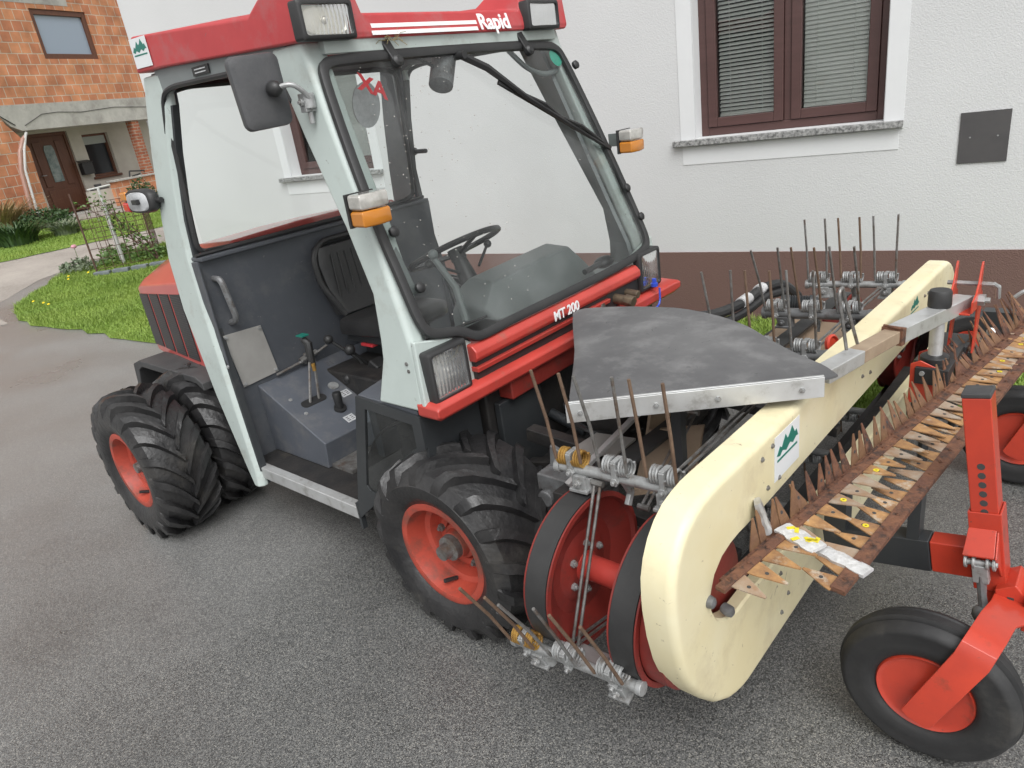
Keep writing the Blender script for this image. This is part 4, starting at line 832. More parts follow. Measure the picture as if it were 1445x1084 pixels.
def mountains(parent, o, u, v, w, h, txt=True):
    """white sticker with a green mountain range and a line under it"""
    o = V(o); u = V(u).normalized(); v = V(v).normalized(); nn = u.cross(v)
    bm = BM(); prism(bm, [o, o + u * w, o + u * w + v * h, o + v * h], nn * .001); s = obj('sticker', bm, 'sticker', parent, smooth=0)
    bm = BM(); P = [(.08, .55), (.2, .72), (.27, .66), (.42, .88), (.5, .74), (.58, .80), (.68, .93), (.8, .72), (.86, .76), (.94, .58), (.85, .60), (.72, .52), (.6, .60), (.45, .50), (.3, .58), (.2, .50)]
    prism(bm, [o + u * w * a + v * h * b + nn * .001 for a, b in P], nn * .0008); box_ = [(.10, .40), (.9, .40), (.9, .45), (.10, .45)]; prism(bm, [o + u * w * a + v * h * b + nn * .001 for a, b in box_], nn * .0008); obj('emblem', bm, 'green', s, smooth=0); return s
mountains(rf, (-3.105, -.6815, 2.050), (1, 0, -.02), (0, 0, 1), .14, .105)
# roof lamps
def lamp(y, z, x, w, h, name, lens='lens', yaw=0):
    M = Matrix.Translation((x, y, z)) @ Matrix.Rotation(yaw, 4, 'Z'); bm = BM()
    def rr(a, b, xx, r=.010):
        o = []
        for cx, cz, a0 in ((a - r, b - r, 0), (-a + r, b - r, pi / 2), (-a + r, -b + r, pi), (a - r, -b + r, 3 * pi / 2)):
            for k in range(4): t = a0 + k * pi / 6; o.append(M @ V((xx, cx + r * cos(t), cz + r * sin(t))))
        return o
    a, b = w / 2, h / 2
    loft(bm, [rr(a * .8, b * .8, -.05), rr(a, b, -.035), rr(a, b, .006), rr(a - .006, b - .006, .012), rr(a - .013, b - .013, .012), rr(a - .014, b - .014, .002)], False); bm.faces.new([bm.verts.new(p) for p in rr(a * .8, b * .8, -.05)])
    l = obj(name, bm, 'rubber', tr_, smooth=50)
    bm = BM(); bm.faces.new([bm.verts.new(p) for p in rr(a - .014, b - .014, -.012)]); obj('reflector', bm, 'reflector', l, smooth=0); bm = BM(); secs_ = []
    for q_ in range(6): e_ = 1 - q_ / 6 * .85; secs_.append([M @ V((-.030 + .022 * e_ * e_, p_.y, p_.z)) for p_ in [V((0, (a - .016) * e_ * cos(t_) * (abs(cos(t_)) ** -.35 if abs(cos(t_)) > .01 else 0), (b - .016) * e_ * sin(t_) * (abs(sin(t_)) ** -.35 if abs(sin(t_)) > .01 else 0))) for t_ in [2 * pi * i_ / 28 + .05 for i_ in range(28)]]])
    loft(bm, secs_, False); obj('bowl', bm, 'reflector', l, smooth=80); bm = BM(); ball(bm, M @ V((-.012, 0, 0)), .012); obj('bulb', bm, 'clearlens', l)
    bm = BM(); ww, hh = a - .014, b - .014
    def f(i, j):
        y_ = (-1 + 2 * i) * ww; z_ = (-1 + 2 * j) * hh; return M @ V((.006 + .005 * (1 - (y_ / ww) ** 2) * (1 - (z_ / hh) ** 2) + .0004 * sin(y_ * 420) * (1 if z_ < hh * .3 else .2), y_, z_))
    sheet(bm, f, 60, 6); obj('lens', bm, lens, l, smooth=80); return l
lamp(-.595, 2.040, -1.958, .205, .112, 'roof_lamp'); lamp(.483, 2.038, -1.958, .205, .108, 'roof_lamp')
lamp(-.647, .952, -1.635, .175, .175, 'headlight'); lamp(.640, .952, -1.635, .175, .175, 'headlight')
# bumper, grille
bm = BM()
secs = []
for y, zc, k in ((-.758, .848, .6), (-.742, .848, 1), (.80, .828, 1), (.86, .828, .7)):
    secs.append([(-1.66, y, zc - .034 * k), (-1.612, y, zc - .034 * k), (-1.598, y, zc - .022 * k), (-1.598, y, zc + .014 * k), (-1.61, y, zc + .022 * k), (-1.70, y, zc + .030 * k), (-1.70, y, zc - .034 * k)])
loft(bm, secs); obj('bumper', bm, 'red', tr_, bevel=.006)
bm = BM(); loft(bm, [[(-1.68, y, .935), (-1.632, y, .935), (-1.618, y, .95), (-1.620, y, .975), (-1.64, y, .995), (-1.68, y, 1.0)] for y in (-.528, -.52, .535, .545)]); gr = obj('grille_panel', bm, 'red', tr_, bevel=.006)
bm = BM(); box(bm, -1.68, -1.640, -.52, .545, .865, .934); obj('grille_recess', bm, 'black', gr)
for z0, z1 in ((.899, .917),):
    bm = BM(); loft(bm, [[(-1.66, y, z0), (-1.626, y, z0), (-1.622, y, z1), (-1.66, y, z1)] for y in (-.525, .30)]); obj('grille_bar', bm, 'red', gr, bevel=.003)
text('lettering', 'MT 200', 'white', gr, (-1.6165, -.095, .944), (0, 1, 0), (-.05, 0, 1), .052, .001, bold=.0012)
bm = BM(); cyl(bm, (-1.66, .36, .90), (-1.57, .36, .89), .022); cyl(bm, (-1.66, .45, .90), (-1.58, .45, .892), .018); cyl(bm, (-1.59, .36, .895), (-1.55, .36, .887), .027, 8); obj('hydraulic_coupler', bm, 'brass', tr_, bevel=.003)
bm = BM()
for y in (.18, .24): cyl(bm, (-1.66, y, .90), (-1.62, y, .90), .014)
obj('socket', bm, 'steel', tr_)
bm = BM(); cyl(bm, (-1.60, .62, .880), (-1.60, .62, .895), .016, 12); cyl(bm, (-1.60, .62, .89), (-1.60, .62, .915), .010, 10); rtube(bm, [(-1.575, .62, .875), (-1.57, .61, .80), (-1.57, .50, .79), (-1.57, .44, .83)], .0045, 6, .05); obj('trailer_cable', bm, 'blue', tr_)
# side markers
def marker(x, y, z, s):
    bm = BM(); box(bm, x - .06, x + .045, y - .004, y + .004, z - .02, z + .035); b = obj('marker_lamp', bm, 'cowl', tr_, bevel=.002)
    y1 = y - .0 ; cx = x + .062
    M = Matrix.Translation((cx, y - .0, z)) @ Matrix.Rotation(-.0, 4, 'Z')
    def lens(nm, z0, z1, m, k=1):
        bm = BM(); loft(bm, [[M @ V(q) for q in ((-.035 * e, -.055 * e, zz), (.028 * e, -.06 * e, zz), (.040 * e, 0, zz), (.028 * e, .05 * e, zz), (-.035 * e, .045 * e, zz))] for zz, e in ((z0, .9), (z0 + .006, 1), (z1 - .006, 1), (z1, .9))]); obj(nm, bm, m, b, bevel=.005)
    lens('clear_lens', .002, .048, 'clearlens'); lens('orange_lens', -.048, .0, 'orangelens')
    bm = BM(); box(bm, -.045, -.036, -.06, .05, -.05, .05, M); obj('back_plate', bm, 'black', b, bevel=.002)
marker(-1.80, -.745, 1.50, -1); marker(-1.80, .745, 1.50, 1)
# mirror
bm = BM(); c = V((-2.08, -.80, 1.865)); M = Matrix.Translation(c) @ Matrix.Rotation(.05, 4, 'X') @ Matrix.Rotation(-.10, 4, 'Z')
def rrp(w, h, x, r=.022):
    o = []
    for cy, cz, a0 in ((w - r, h - r, 0), (-w + r, h - r, pi / 2), (-w + r, -h + r, pi), (w - r, -h + r, 3 * pi / 2)):
        for k in range(5): t = a0 + k * pi / 8; o.append(M @ V((x, (cy + r * cos(t)) * (1 if cz < 0 else 1.04), cz + r * sin(t))))
    return o
loft(bm, [rrp(.078, .104, -.018), rrp(.080, .106, -.010), rrp(.077, .103, .006), rrp(.066, .09, .012)]); mr = obj('mirror', bm, 'mirrorback', tr_, smooth=50)
bm = BM(); bm.faces.new([bm.verts.new(p) for p in rrp(.070, .096, -.0185)]); obj('mirror_face', bm, 'mirrorface', mr, smooth=0)
bm = BM(); ball(bm, (-2.045, -.775, 1.868), .024, (1.3, 1, 1)); obj('ball_joint', bm, 'black', mr)
bm = BM(); rtube(bm, [(-2.03, -.775, 1.87), (-1.99, -.745, 1.875), (-1.99, -.69, 1.83), (-2.02, -.685, 1.77)], .008, 8, .03); cyl(bm, (-2.005, -.69, 1.84), (-2.005, -.69, 1.80), .02); box(bm, -2.03, -2.0, -.71, -.67, 1.79, 1.845); bolt(bm, (-2.01, -.71, 1.82), (0, -1, 0), .012, .01); cyl(bm, (-2.01, -.69, 1.79), (-2.01, -.69, 1.755), .009, 8); obj('mirror_arm', bm, 'zinc', mr, bevel=.002)
# rear lamps
for s, zz in ((-1, 1.545), (1, 1.54)):
    if s < 0: cx, cy = -3.36, -.72
    else: cx, cy = -3.15, .69
    M = Matrix.Translation((cx, cy, zz)); bm = BM(); oo = []
    def ov(k, y): return [M @ V((k * .13 * (abs(cos(t)) ** .6) * (1 if cos(t) > 0 else -1), y, k * .052 * (abs(sin(t)) ** .6) * (1 if sin(t) > 0 else -1))) for t in [2 * pi * i / 24 for i in range(24)]]
    kk = 1 if s < 0 else .45; loft(bm, [ov(.9 * kk, -.025), ov(1 * kk, -.012), ov(1 * kk, .012), ov(.9 * kk, .025)]); rl = obj('rear_lamp', bm, 'rubber', tr_, smooth=60)
    if s < 0:
        bm = BM(); loft(bm, [ov(.78, -.026), ov(.74, -.032)]); [setattr(v, 'co', v.co + V((.012, 0, 0))) for v in bm.verts]; obj('back_cover', bm, 'labelgrey', rl, smooth=60)
        bm = BM(); box(bm, .0, .05, -.05, -.032, -.01, .012, M); obj('clip', bm, 'black', rl, bevel=.003)
    if s > 0: M = M @ TM(.10, 0, 0)
    bm = BM(); box(bm, -.160, -.095, -.030, .02, .002, .046, M); obj('orange_lens', bm, 'orangelens', rl, bevel=.012)
    bm = BM(); box(bm, -.160, -.095, -.030, .02, -.046, .0, M); obj('red_lens', bm, 'redlens', rl, bevel=.012)
    bm = BM(); tube(bm, [(cx + .05, cy, zz), (cx + .16, cy * .98, zz)], .012, 8); obj('stay', bm, 'black', rl)
# --- front step panels
for s in (-1, 1):
    P = [(-2.035, .838), (-1.70, .818), (-1.70, .70), (-1.76, .67), (-1.86, .60), (-1.95, .50), (-2.04, .40), (-2.20, .27), (-2.20, .31)]
    Q = [(-1.995, .795), (-1.745, .782), (-1.745, .695), (-1.79, .655), (-1.88, .585), (-1.97, .49), (-2.06, .425), (-2.085, .43), (-2.10, .45)]
    bm = BM(); y = s * .757; t = -s * .012
    A = [[bm.verts.new((x, y + (t if k else 0), z)) for x, z in R] for R in (P, Q) for k in (0, 1)]
    n = len(P)
    for i in range(n):
        j = (i + 1) % n; bm.faces.new((A[0][i], A[0][j], A[2][j], A[2][i])); bm.faces.new((A[1][i], A[1][j], A[3][j], A[3][i])); bm.faces.new((A[0][i], A[0][j], A[1][j], A[1][i])); bm.faces.new((A[2][i], A[2][j], A[3][j], A[3][i]))
    box(bm, -1.712, -1.70, s * .745, s * .48, .60, .818)
    box(bm, -2.21, -2.195, s * .757, s * .735, .22, .34)
    sp = obj('step_panel', bm, 'darkpaint', tr_, bevel=.002, smooth=0)
    bm = BM(); bm.faces.new([bm.verts.new((x, y - s * .006, z)) for x, z in Q]); obj('pane', bm, 'sideglass', sp, smooth=0)
    bm = BM(); prism(bm, [(-2.035, s * .745, .822), (-1.72, s * .745, .815), (-1.72, s * .48, .815), (-2.10, s * .48, .822)], (0, 0, .018)); obj('shelf', bm, 'slatelight', sp, bevel=.003)
    bm = BM(); prism(bm, [(-2.02, s * .62, .315), (-1.98, s * .62, .80), (-1.75, s * .62, .80), (-1.75, s * .62, .62), (-1.95, s * .62, .40)], (0, s * .01, 0)); box(bm, -2.0, -1.96, s * .50, s * .74, .60, .80); obj('inner_panel', bm, 'slate', sp)
    # wheel arch liner
    bm = BM(); sheet(bm, lambda u, v: V((-1.67 + .46 * cos(pi * (.56 + .32 * u)), s * (.40 + .34 * v), .36 + .44 * sin(pi * (.56 + .32 * u)))), 12, 1); solidify(bm, .008); obj('wheel_arch', bm, 'black', tr_)
# --- hood behind the cab
def hs(x, hw, zb, zt, rise):
    return [(x, -hw, zb), (x, -hw, zt), (x, -hw + .035, zt + .030), (x, -hw * .72, zt + rise * .92), (x, -hw * .2, zt + rise), (x, hw * .2, zt + rise), (x, hw * .72, zt + rise * .92), (x, hw - .035, zt + .030), (x, hw, zt), (x, hw, zb)]
bm = BM(); loft(bm, [hs(-3.12, .68, .70, 1.165, .168), hs(-3.5, .655, .70, 1.14, .160), hs(-4.02, .600, .70, 1.085, .10), hs(-4.12, .58, .70, 1.06, .06)]); hd = obj('hood', bm, 'hoodred', tr_, bevel=.010, smooth=45)
def hy(x): return -(.68 - (-3.12 - x) * .0658) if x > -3.5 else -(.655 - (-3.5 - x) * .1058)
for k in range(4):
    x0 = -4.085 + k * .17; x1 = x0 + .142; bm = BM()
    zt = lambda x: 1.165 - (-3.12 - x) * .09 - .045
    prism(bm, [(x0, hy(x0) - .004, .745 + .01 * 0), (x1, hy(x1) - .004, .745), (x1, hy(x1) - .004, zt(x1)), (x0, hy(x0) - .004, zt(x0))], (0, .012, 0)); g = obj('vent_grille', bm, 'black', hd)
    bm = BM()
    for j in range(26):
        z = .752 + j * (zt(x0) - .75) / 26; prism(bm, [(x0 + .004, hy(x0) - .0055, z), (x1 - .004, hy(x1) - .0055, z), (x1 - .004, hy(x1) - .0055, z + .004), (x0 + .004, hy(x0) - .0055, z + .004)], (0, .003, 0))
    obj('louvre', bm, 'plate', g)
for s in (-1, 1):
    bm = BM(); prism(bm, [(-4.02, s * .62, .695), (-3.93, s * .62, .725), (-3.30, s * .62, .725), (-3.24, s * .62, .70), (-3.24, s * .62, .66), (-3.30, s * .62, .690), (-3.91, s * .62, .690), (-3.965, s * .62, .665), (-4.02, s * .62, .55), (-4.06, s * .62, .55)], (0, s * .15, 0)); obj('mudguard', bm, 'mudguard', tr_, bevel=.005)
bm = BM(); box(bm, -4.0, -3.1, -.55, .55, .5, .70); obj('engine_block', bm, 'chassis', tr_, bevel=.02)

# ================================================================== BELT RAKE
rk = thing('belt_rake', 'front mounted belt hay rake with cream slotted cover and spring tine bars', 'hay rake', (-.9, .4, 0))
SL = -.040                                           # the machine hangs slightly lower at its far end
def zc(y): return .503 + SL * (y + .8)
YN, YFAR, RP = -.80, 1.46, .213
# cover
NEAR = [(-.60, .205), (-.70, .208), (-.78, .235), (-.857, .289), (-.926, .364), (-.972, .431), (-1.007, .508), (-1.028, .60), (-1.038, .69), (-1.034, .755), (-1.015, .81), (-.98, .85), (-.93, .875), (-.87, .886), (-.80, .885), (-.623, .876)]
FARP = [(1.44, .790), (1.53, .785), (1.60, .765), (1.66, .73), (1.71, .68), (1.745, .60), (1.755, .50), (1.74, .40), (1.70, .30), (1.64, .22), (1.56, .165), (1.46, .135)]
N1 = [(y, .876 + (.790 - .876) * (y + .623) / 2.063) for y in (-.3, 0, .3, .6, .9, 1.2)]; N2 = [(y, .205 - (.07) * (y + .6) / 2.06) for y in (1.2, .9, .6, .3, 0, -.3)]
OUT = NEAR + N1 + FARP + N2
S1 = [(-.60, .478), (-.74, .483), (-.80, .50), (-.85, .535), (-.875, .58), (-.878, .63), (-.855, .672), (-.81, .697), (-.75, .703), (-.60, .690)]
S2 = [(1.30, .612), (1.42, .60), (1.49, .57), (1.52, .51), (1.50, .45), (1.44, .405), (1.34, .392)]
SLOT = S1 + [(y, .690 + (.612 - .690) * (y + .6) / 1.9) for y in (-.2, .2, .6, 1.0)] + S2 + [(y, .478 + (.392 - .478) * (y + .6) / 1.94) for y in (1.0, .6, .2, -.2)]
def resamp(p, n, c):
    c = V(c); r = []
    pp = [V((*q, 0)) for q in p]; L = [0]
    for i in range(len(pp)): L.append(L[-1] + (pp[(i + 1) % len(pp)] - pp[i]).length)
    for k in range(n):
        s = L[-1] * k / n; i = max(j for j in range(len(pp)) if L[j] <= s); t = (s - L[i]) / (L[i + 1] - L[i]); q = pp[i].lerp(pp[(i + 1) % len(pp)], t); r.append((q.x, q.y))
    return r
def offs(p, d): return inset(p, d)
m_out = resamp(OUT, 160, (0, 0, 0))
def area(p): return sum(p[i][0] * p[(i + 1) % len(p)][1] - p[(i + 1) % len(p)][0] * p[i][1] for i in range(len(p)))
sg = 1 if area(m_out) < 0 else -1      # positive d of inset() goes inwards for clockwise loops
XF = -.62
def ringpts(p, x): return [(x, y, z) for y, z in p]
bm = BM(); layers = [ringpts(offs(m_out, -.014 * sg), XF - .078), ringpts(offs(m_out, -.014 * sg), XF - .022), ringpts(offs(m_out, -.012 * sg), XF - .013), ringpts(offs(m_out, -.007 * sg), XF - .005), ringpts(offs(m_out, -.001 * sg), XF - .001), ringpts(offs(m_out, .005 * sg), XF), ringpts(offs(m_out, .016 * sg), XF)]
R = [[bm.verts.new(q) for q in l] for l in layers]; n = len(m_out)
for a, b in zip(R, R[1:]):
    for i in range(n): bm.faces.new((a[i], a[(i + 1) % n], b[(i + 1) % n], b[i]))
sl = resamp(SLOT, 110, (0, 0, 0)); sgs = 1 if area(sl) < 0 else -1
sl2 = offs(sl, -.006 * sgs)
# face between outline and slot
oo = [(V(v.co).y, V(v.co).z) for v in R[-1]]; pts = [V(p) for p in oo] + [V(p) for p in sl2]; a0 = len(oo); b0 = len(sl2)
r = geometry.delaunay_2d_cdt(pts, [(i, (i + 1) % a0) for i in range(a0)] + [(a0 + i, a0 + (i + 1) % b0) for i in range(b0)], [], 0, 1e-6)
def inpoly(p, x, y):
    c = False
    for i in range(len(p)):
        a, b = p[i], p[(i + 1) % len(p)]
        if (a[1] > y) != (b[1] > y) and x < (b[0] - a[0]) * (y - a[1]) / (b[1] - a[1]) + a[0]: c = not c
    return c
vm = {}
for i in range(a0): vm[i] = R[-1][i]
for i, p in enumerate(r[0]):
    if i >= a0: vm[i] = bm.verts.new((XF, p.x, p.y))
for f in r[2]:
    cx = sum(r[0][i].x for i in f) / len(f); cy = sum(r[0][i].y for i in f) / len(f)
    if inpoly(oo, cx, cy) and not inpoly(sl2, cx, cy):
        try: bm.faces.new([vm[i] for i in f])
        except ValueError: pass
SR = [[vm[a0 + i] for i in range(b0)]] + [[bm.verts.new((XF - .006, y, z)) for y, z in sl], [bm.verts.new((XF - .035, y, z)) for y, z in sl]]
SR[1:] = SR[1:]
for a, b in zip(SR, SR[1:]):
    for i in range(b0): bm.faces.new((a[i], a[(i + 1) % b0], b[(i + 1) % b0], b[i]))
cv = obj('cover', bm, 'cream', rk, smooth=33)
bm = BM()
for y, z in ((-.52, .845), (-.585, .838), (-.475, .73), (-.55, .738), (.25, .735), (.34, .715), (.28, .80), (1.09, .765), (1.15, .76), (-.45, .265), (-.40, .30), (-.46, .41), (.6, .25), (.7, .24)): bolt(bm, (XF, y, z), (1, 0, 0), .007, .004)
obj('bolt', bm, 'steel', cv)
for (y, z, w, h) in ((-.505, .728, .175, .130), (.86, .715, .15, .10)):
    u = V((0, 1, SL - .01)).normalized()
    if y < 0: mountains(cv, (XF + .0005, y, z), u, (0, 0, 1), w, h)
    else:
        s = BM(); P = [(.08, .55), (.2, .72), (.27, .66), (.42, .88), (.5, .74), (.68, .93), (.8, .72), (.94, .58), (.72, .52), (.6, .60), (.45, .50), (.3, .58), (.2, .50)]
        prism(s, [V((XF + .0005, y, z)) + u * w * a + V((0, 0, h * b)) for a, b in P], (.001, 0, 0)); prism(s, [V((XF + .0005, y, z)) + u * w * a + V((0, 0, h * b)) for a, b in ((.1, .38), (.9, .38), (.9, .43), (.1, .43))], (.001, 0, 0)); obj('emblem', s, 'green', cv, smooth=0)
bm = BM()
for y, z in ((-.9, .60), (-.80, .53)): tube(bm, [(XF - .03, y, z), (XF + .035, y - .01, z - .01)], .018, 12); ball(bm, (XF + .035, y - .01, z - .01), .018)
# belts
for bx in (-1.045, -.785):
    def loop(r): 
        o = []
        for k in range(25): a = pi / 2 + pi * k / 24; o.append((YN + r * cos(a), zc(YN) + r * sin(a)))
        for k in range(25): a = -pi / 2 + pi * k / 24; o.append((YFAR + r * cos(a), zc(YFAR) + r * sin(a)))
        return o
    bm = BM(); a, b = loop(RP + .002), loop(RP + .012); w = .033
    loft(bm, [[(bx - w, *p), (bx + w, *p), (bx + w, *q), (bx - w, *q)] for p, q in zip(a, b)], False, True); obj('belt', bm, 'rubber', rk, smooth=30)
    for yy in (YN, YFAR):
        bm = BM(); o = (bx, yy, zc(yy)); D = (1, 0, 0)
        lathe(bm, [(RP + .010, -.040), (RP + .010, -.035), (RP, -.034), (RP, .034), (RP + .010, .035), (RP + .010, .040), (RP - .004, .041), (RP - .010, .028), (RP * .82, .020), (RP * .66, -.004), (RP * .50, -.006), (RP * .42, .004), (.03, .006), (.03, -.01), (RP * .5, -.016), (RP * .8, 0), (RP - .01, -.03), (RP + .010, -.040)], o, D, 56); pu = obj('pulley', bm, 'darkred', rk, smooth=30)
        bm = BM()
        for k in range(6): a_ = 2 * pi * k / 6 + .4; bolt(bm, (bx + .004, yy + .072 * cos(a_), zc(yy) + .072 * sin(a_)), (1, 0, 0), .011, .009)
        obj('bolt', bm, 'zinc', pu)
for yy in (YN, YFAR):
    bm = BM(); z = zc(yy); lathe(bm, [(.045, 0), (.045, .01), (.036, .012), (.036, .27)], (-1.045, yy, z), (1, 0, 0), 24, True); obj('axle', bm, 'red', rk)
    bm = BM(); ball(bm, (-.83, yy + .01, z + .045), .022); cyl(bm, (-.83, yy, z + .03), (-.83, yy, z + .08), .010, 8); cyl(bm, (-.86, yy, z), (-.81, yy, z), .045, 20); obj('grease_hub', bm, 'orange', rk, bevel=.003)
bm = BM(); lathe(bm, [(.205, 0), (.205, .055), (.195, .068), (.17, .074), (.0, .074)], (-.745, YN, zc(YN)), (1, 0, 0), 56); obj('guard_disc', bm, 'darkred', rk, smooth=30)
# tine bars (parallel to x); one modelled at the origin then copied
def tine_bar(gold, lean, L=.27, name='tine_bar', sgn=1, rb=.0155, mm='zinc'):
    bm = BM(); tube(bm, [(-1.12, 0, 0), (-.715, 0, 0)], rb, 12)
    for x, r in ((-1.12, rb + .006), (-.715, rb + .004)): cyl(bm, (x - .008, 0, 0), (x + .008, 0, 0), r, 12)
    for x in (-1.045, -.785): box(bm, x - .022, x + .022, -.022, .022, -.05, -.01); bolt(bm, (x, -.022, -.03), (0, -1, 0), .012, .01); box(bm, x - .03, x + .03, -.03, .03, -.058, -.048)
    tube(bm, [(-.93, .02, -.01), (-.93, .05, -.07), (-.93, .03, -.1)], .012, 6); cyl(bm, (-1.02, 0, -.06), (-1.02, 0, -.015), .016)
    root = obj(name, bm, mm, None, bevel=.002)
    for k, x in enumerate((-1.068, -.925, -.785)):
        bm = BM(); m = 'gold' if (gold and k == 0) else 'zinc'; rc = .0215; cz = .034
        for e in (-1, 1): coil(bm, (x + e * .0245, 0, cz), (1, 0, 0), rc, .0042, 3.6, .0086, 6)
        st = obj('spring_tine', bm, m, None); st.parent = root; st.matrix_basis = Matrix.Identity(4)
        bm = BM()
        for e in (-1, 1):
            x0 = x + e * .041; jl = rnd.uniform(-.012, .012); tube(bm, [(x0, -.0215, cz), (x0 + e * .002, -.0215 - lean * .3 + jl * .3, cz + sgn * L * .45), (x0 + e * .004 + jl * .4, -.0215 - lean + jl, cz + sgn * L)], [.0048, .0048, .0045], 7)
        t = obj('tine', bm, 'tinerust' if (k + gold) % 2 else 'steel', None); t.parent = root; t.matrix_basis = Matrix.Identity(4)
        bm = BM(); box(bm, x - .008, x + .008, -.024, -.012, -.004, .052); box(bm, x - .008, x + .008, -.020, .020, .046, .056); bolt(bm, (x, -.015, -.002), (0, -1, 0), .013, .012); t = obj('clamp', bm, 'zinc', None, bevel=.002); t.parent = root; t.matrix_basis = Matrix.Identity(4)
    return root
RB = V((-.9, .4, 0))
def BT(y, z, dx, rot, tl): return Matrix.Translation(V((dx, y, z)) - RB) @ TM(-.93, 0, 0) @ Matrix.Rotation(-tl, 4, 'Y') @ TM(.93, 0, 0) @ Matrix.Rotation(rot, 4, 'X')
def put(root, y, z, dx=0, rot=0, tl=.05):
    root.parent = rk; root.matrix_local = BT(y, z, dx, rot, tl); return root
A_ = put(tine_bar(True, .03), -.765, .800)
def cp(src, y, z, dx=0, rot=0, tl=.05):
    c = clone(src, rk); c.matrix_local = BT(y, z, dx, rot, tl); return c
B_ = put(tine_bar(False, .02, rb=.021, mm='greysteel'), .20, .800)
cp(B_, .68, .790, 0, .2); C_ = put(tine_bar(False, .0), 1.18, .770)
cp(A_, -1.005, .362, -.035, .32, .10)
D_ = put(tine_bar(False, .03, .17), -.30, .200, 0, pi)
for y in (.2, .7, 1.2): cp(D_, y, .200 + SL * (y + .3), 0, pi)
# white plate by the lower near bar
bm = BM(); prism(bm, [(-1.06, -1.0, .362), (-.78, -.995, .382), (-.78, -.91, .34), (-1.02, -.91, .33)], (0, .0, -.006)); obj('bar_plate', bm, 'alu', rk, bevel=.002)
# link rods
def rods(a, b, m='steel', r=.0045, gap=.018):
    a, b = V(a), V(b); d = (b - a).normalized(); s = d.cross(V((0, 0, 1))) ; s = (s if s.length > .2 else V((1, 0, 0))).normalized() * gap / 2; bm = BM()
    for e in (-1, 1): tube(bm, [a + s * e, b + s * e], r, 6)
    for p in (a, b): tube(bm, [p - s * 2, p + s * 2], .009, 8)
    return obj('link_rod', bm, m, rk)
rods((-.985, -.78, .775), (-.985, -.965, .34)); rods((-.80, -.70, .80), (-.80, .20, .795)); rods((-.80, .22, .79), (-.80, .66, .78)); rods((-.80, .70, .78), (-.80, 1.16, .765))
rods((-1.0, -.98, .36), (-.98, -.35, .24)); rods((-.95, -.62, .62), (-.95, -.30, .78))
# frame
bm = BM(); beam(bm, (-.93, -.62, .50), (-.93, 1.35, .42), .07, .07); beam(bm, (-1.22, -.65, .56), (-1.22, 1.45, .50), .08, .08)
for y in (-.55, .3, 1.2): beam(bm, (-1.25, y, .55), (-.70, y, .49), .04, .04)
for y in (-.38, .42): beam(bm, (-1.58, y, .45), (-1.20, y, .55), .05, .10); beam(bm, (-1.56, y, .62), (-1.25, y, .60), .05, .05)
box(bm, -1.36, -1.22, -.30, .34, .44, .74); beam(bm, (-.72, -.55, .80), (-.72, 1.3, .72), .05, .012); box(bm, -.72, -.68, -.62, 1.3, .30, .36)
obj('frame', bm, 'chassis', rk, bevel=.004)
bm = BM(); beam(bm, (-.70, -.70, .845), (-.70, 1.42, .765), .058, .016); beam(bm, (-.70, -.6, .862), (-.70, 1.40, .782), .012, .018); obj('guide_rail', bm, 'darkpaint', rk, bevel=.002)
bm = BM(); prism(bm, [(-1.14, -.30, .60), (-1.14, .30, .60), (-1.14, .22, .80), (-1.14, -.22, .80)], (.01, 0, 0)); prism(bm, [(-1.10, -.45, .52), (-.92, -.38, .56), (-.92, -.30, .74), (-1.10, -.33, .70)], (0, .012, 0)); box(bm, -1.18, -.86, .45, 1.1, .60, .612); obj('guard_sheet', bm, 'tan', rk)
bm = BM(); beam(bm, (-1.22, -.62, .62), (-1.06, -.10, .86), .02, .012); obj('brace', bm, 'alu', rk)
bm = BM(); box(bm, -1.38, -1.18, -.58, -.40, .36, .60); cyl(bm, (-1.34, -.60, .52), (-1.34, -.38, .52), .03); prism(bm, [(-1.40, -.52, .35), (-1.22, -.52, .38), (-1.20, -.52, .62), (-1.36, -.52, .68)], (0, .02, 0)); obj('hitch_plate', bm, 'greysteel', rk, bevel=.006)
bm = BM(); rtube(bm, [(-1.42, -.20, .80), (-1.30, -.25, .68), (-1.25, -.1, .70), (-1.32, .2, .76)], .008, 6, .06); rtube(bm, [(-1.45, -.30, .66), (-1.3, -.36, .66), (-1.2, -.2, .62)], .008, 6, .05); rtube(bm, [(-1.5, .1, .74), (-1.35, -.05, .62), (-1.2, .05, .72)], .009, 6, .05); obj('hydraulic_line', bm, 'black', rk)
bm = BM(); prism(bm, [(-1.30, -.52, .655), (-1.14, -.46, .66), (-1.14, -.34, .66), (-1.28, -.36, .66)], (0, 0, .008)); obj('bracket_plate', bm, 'aluplate', rk)
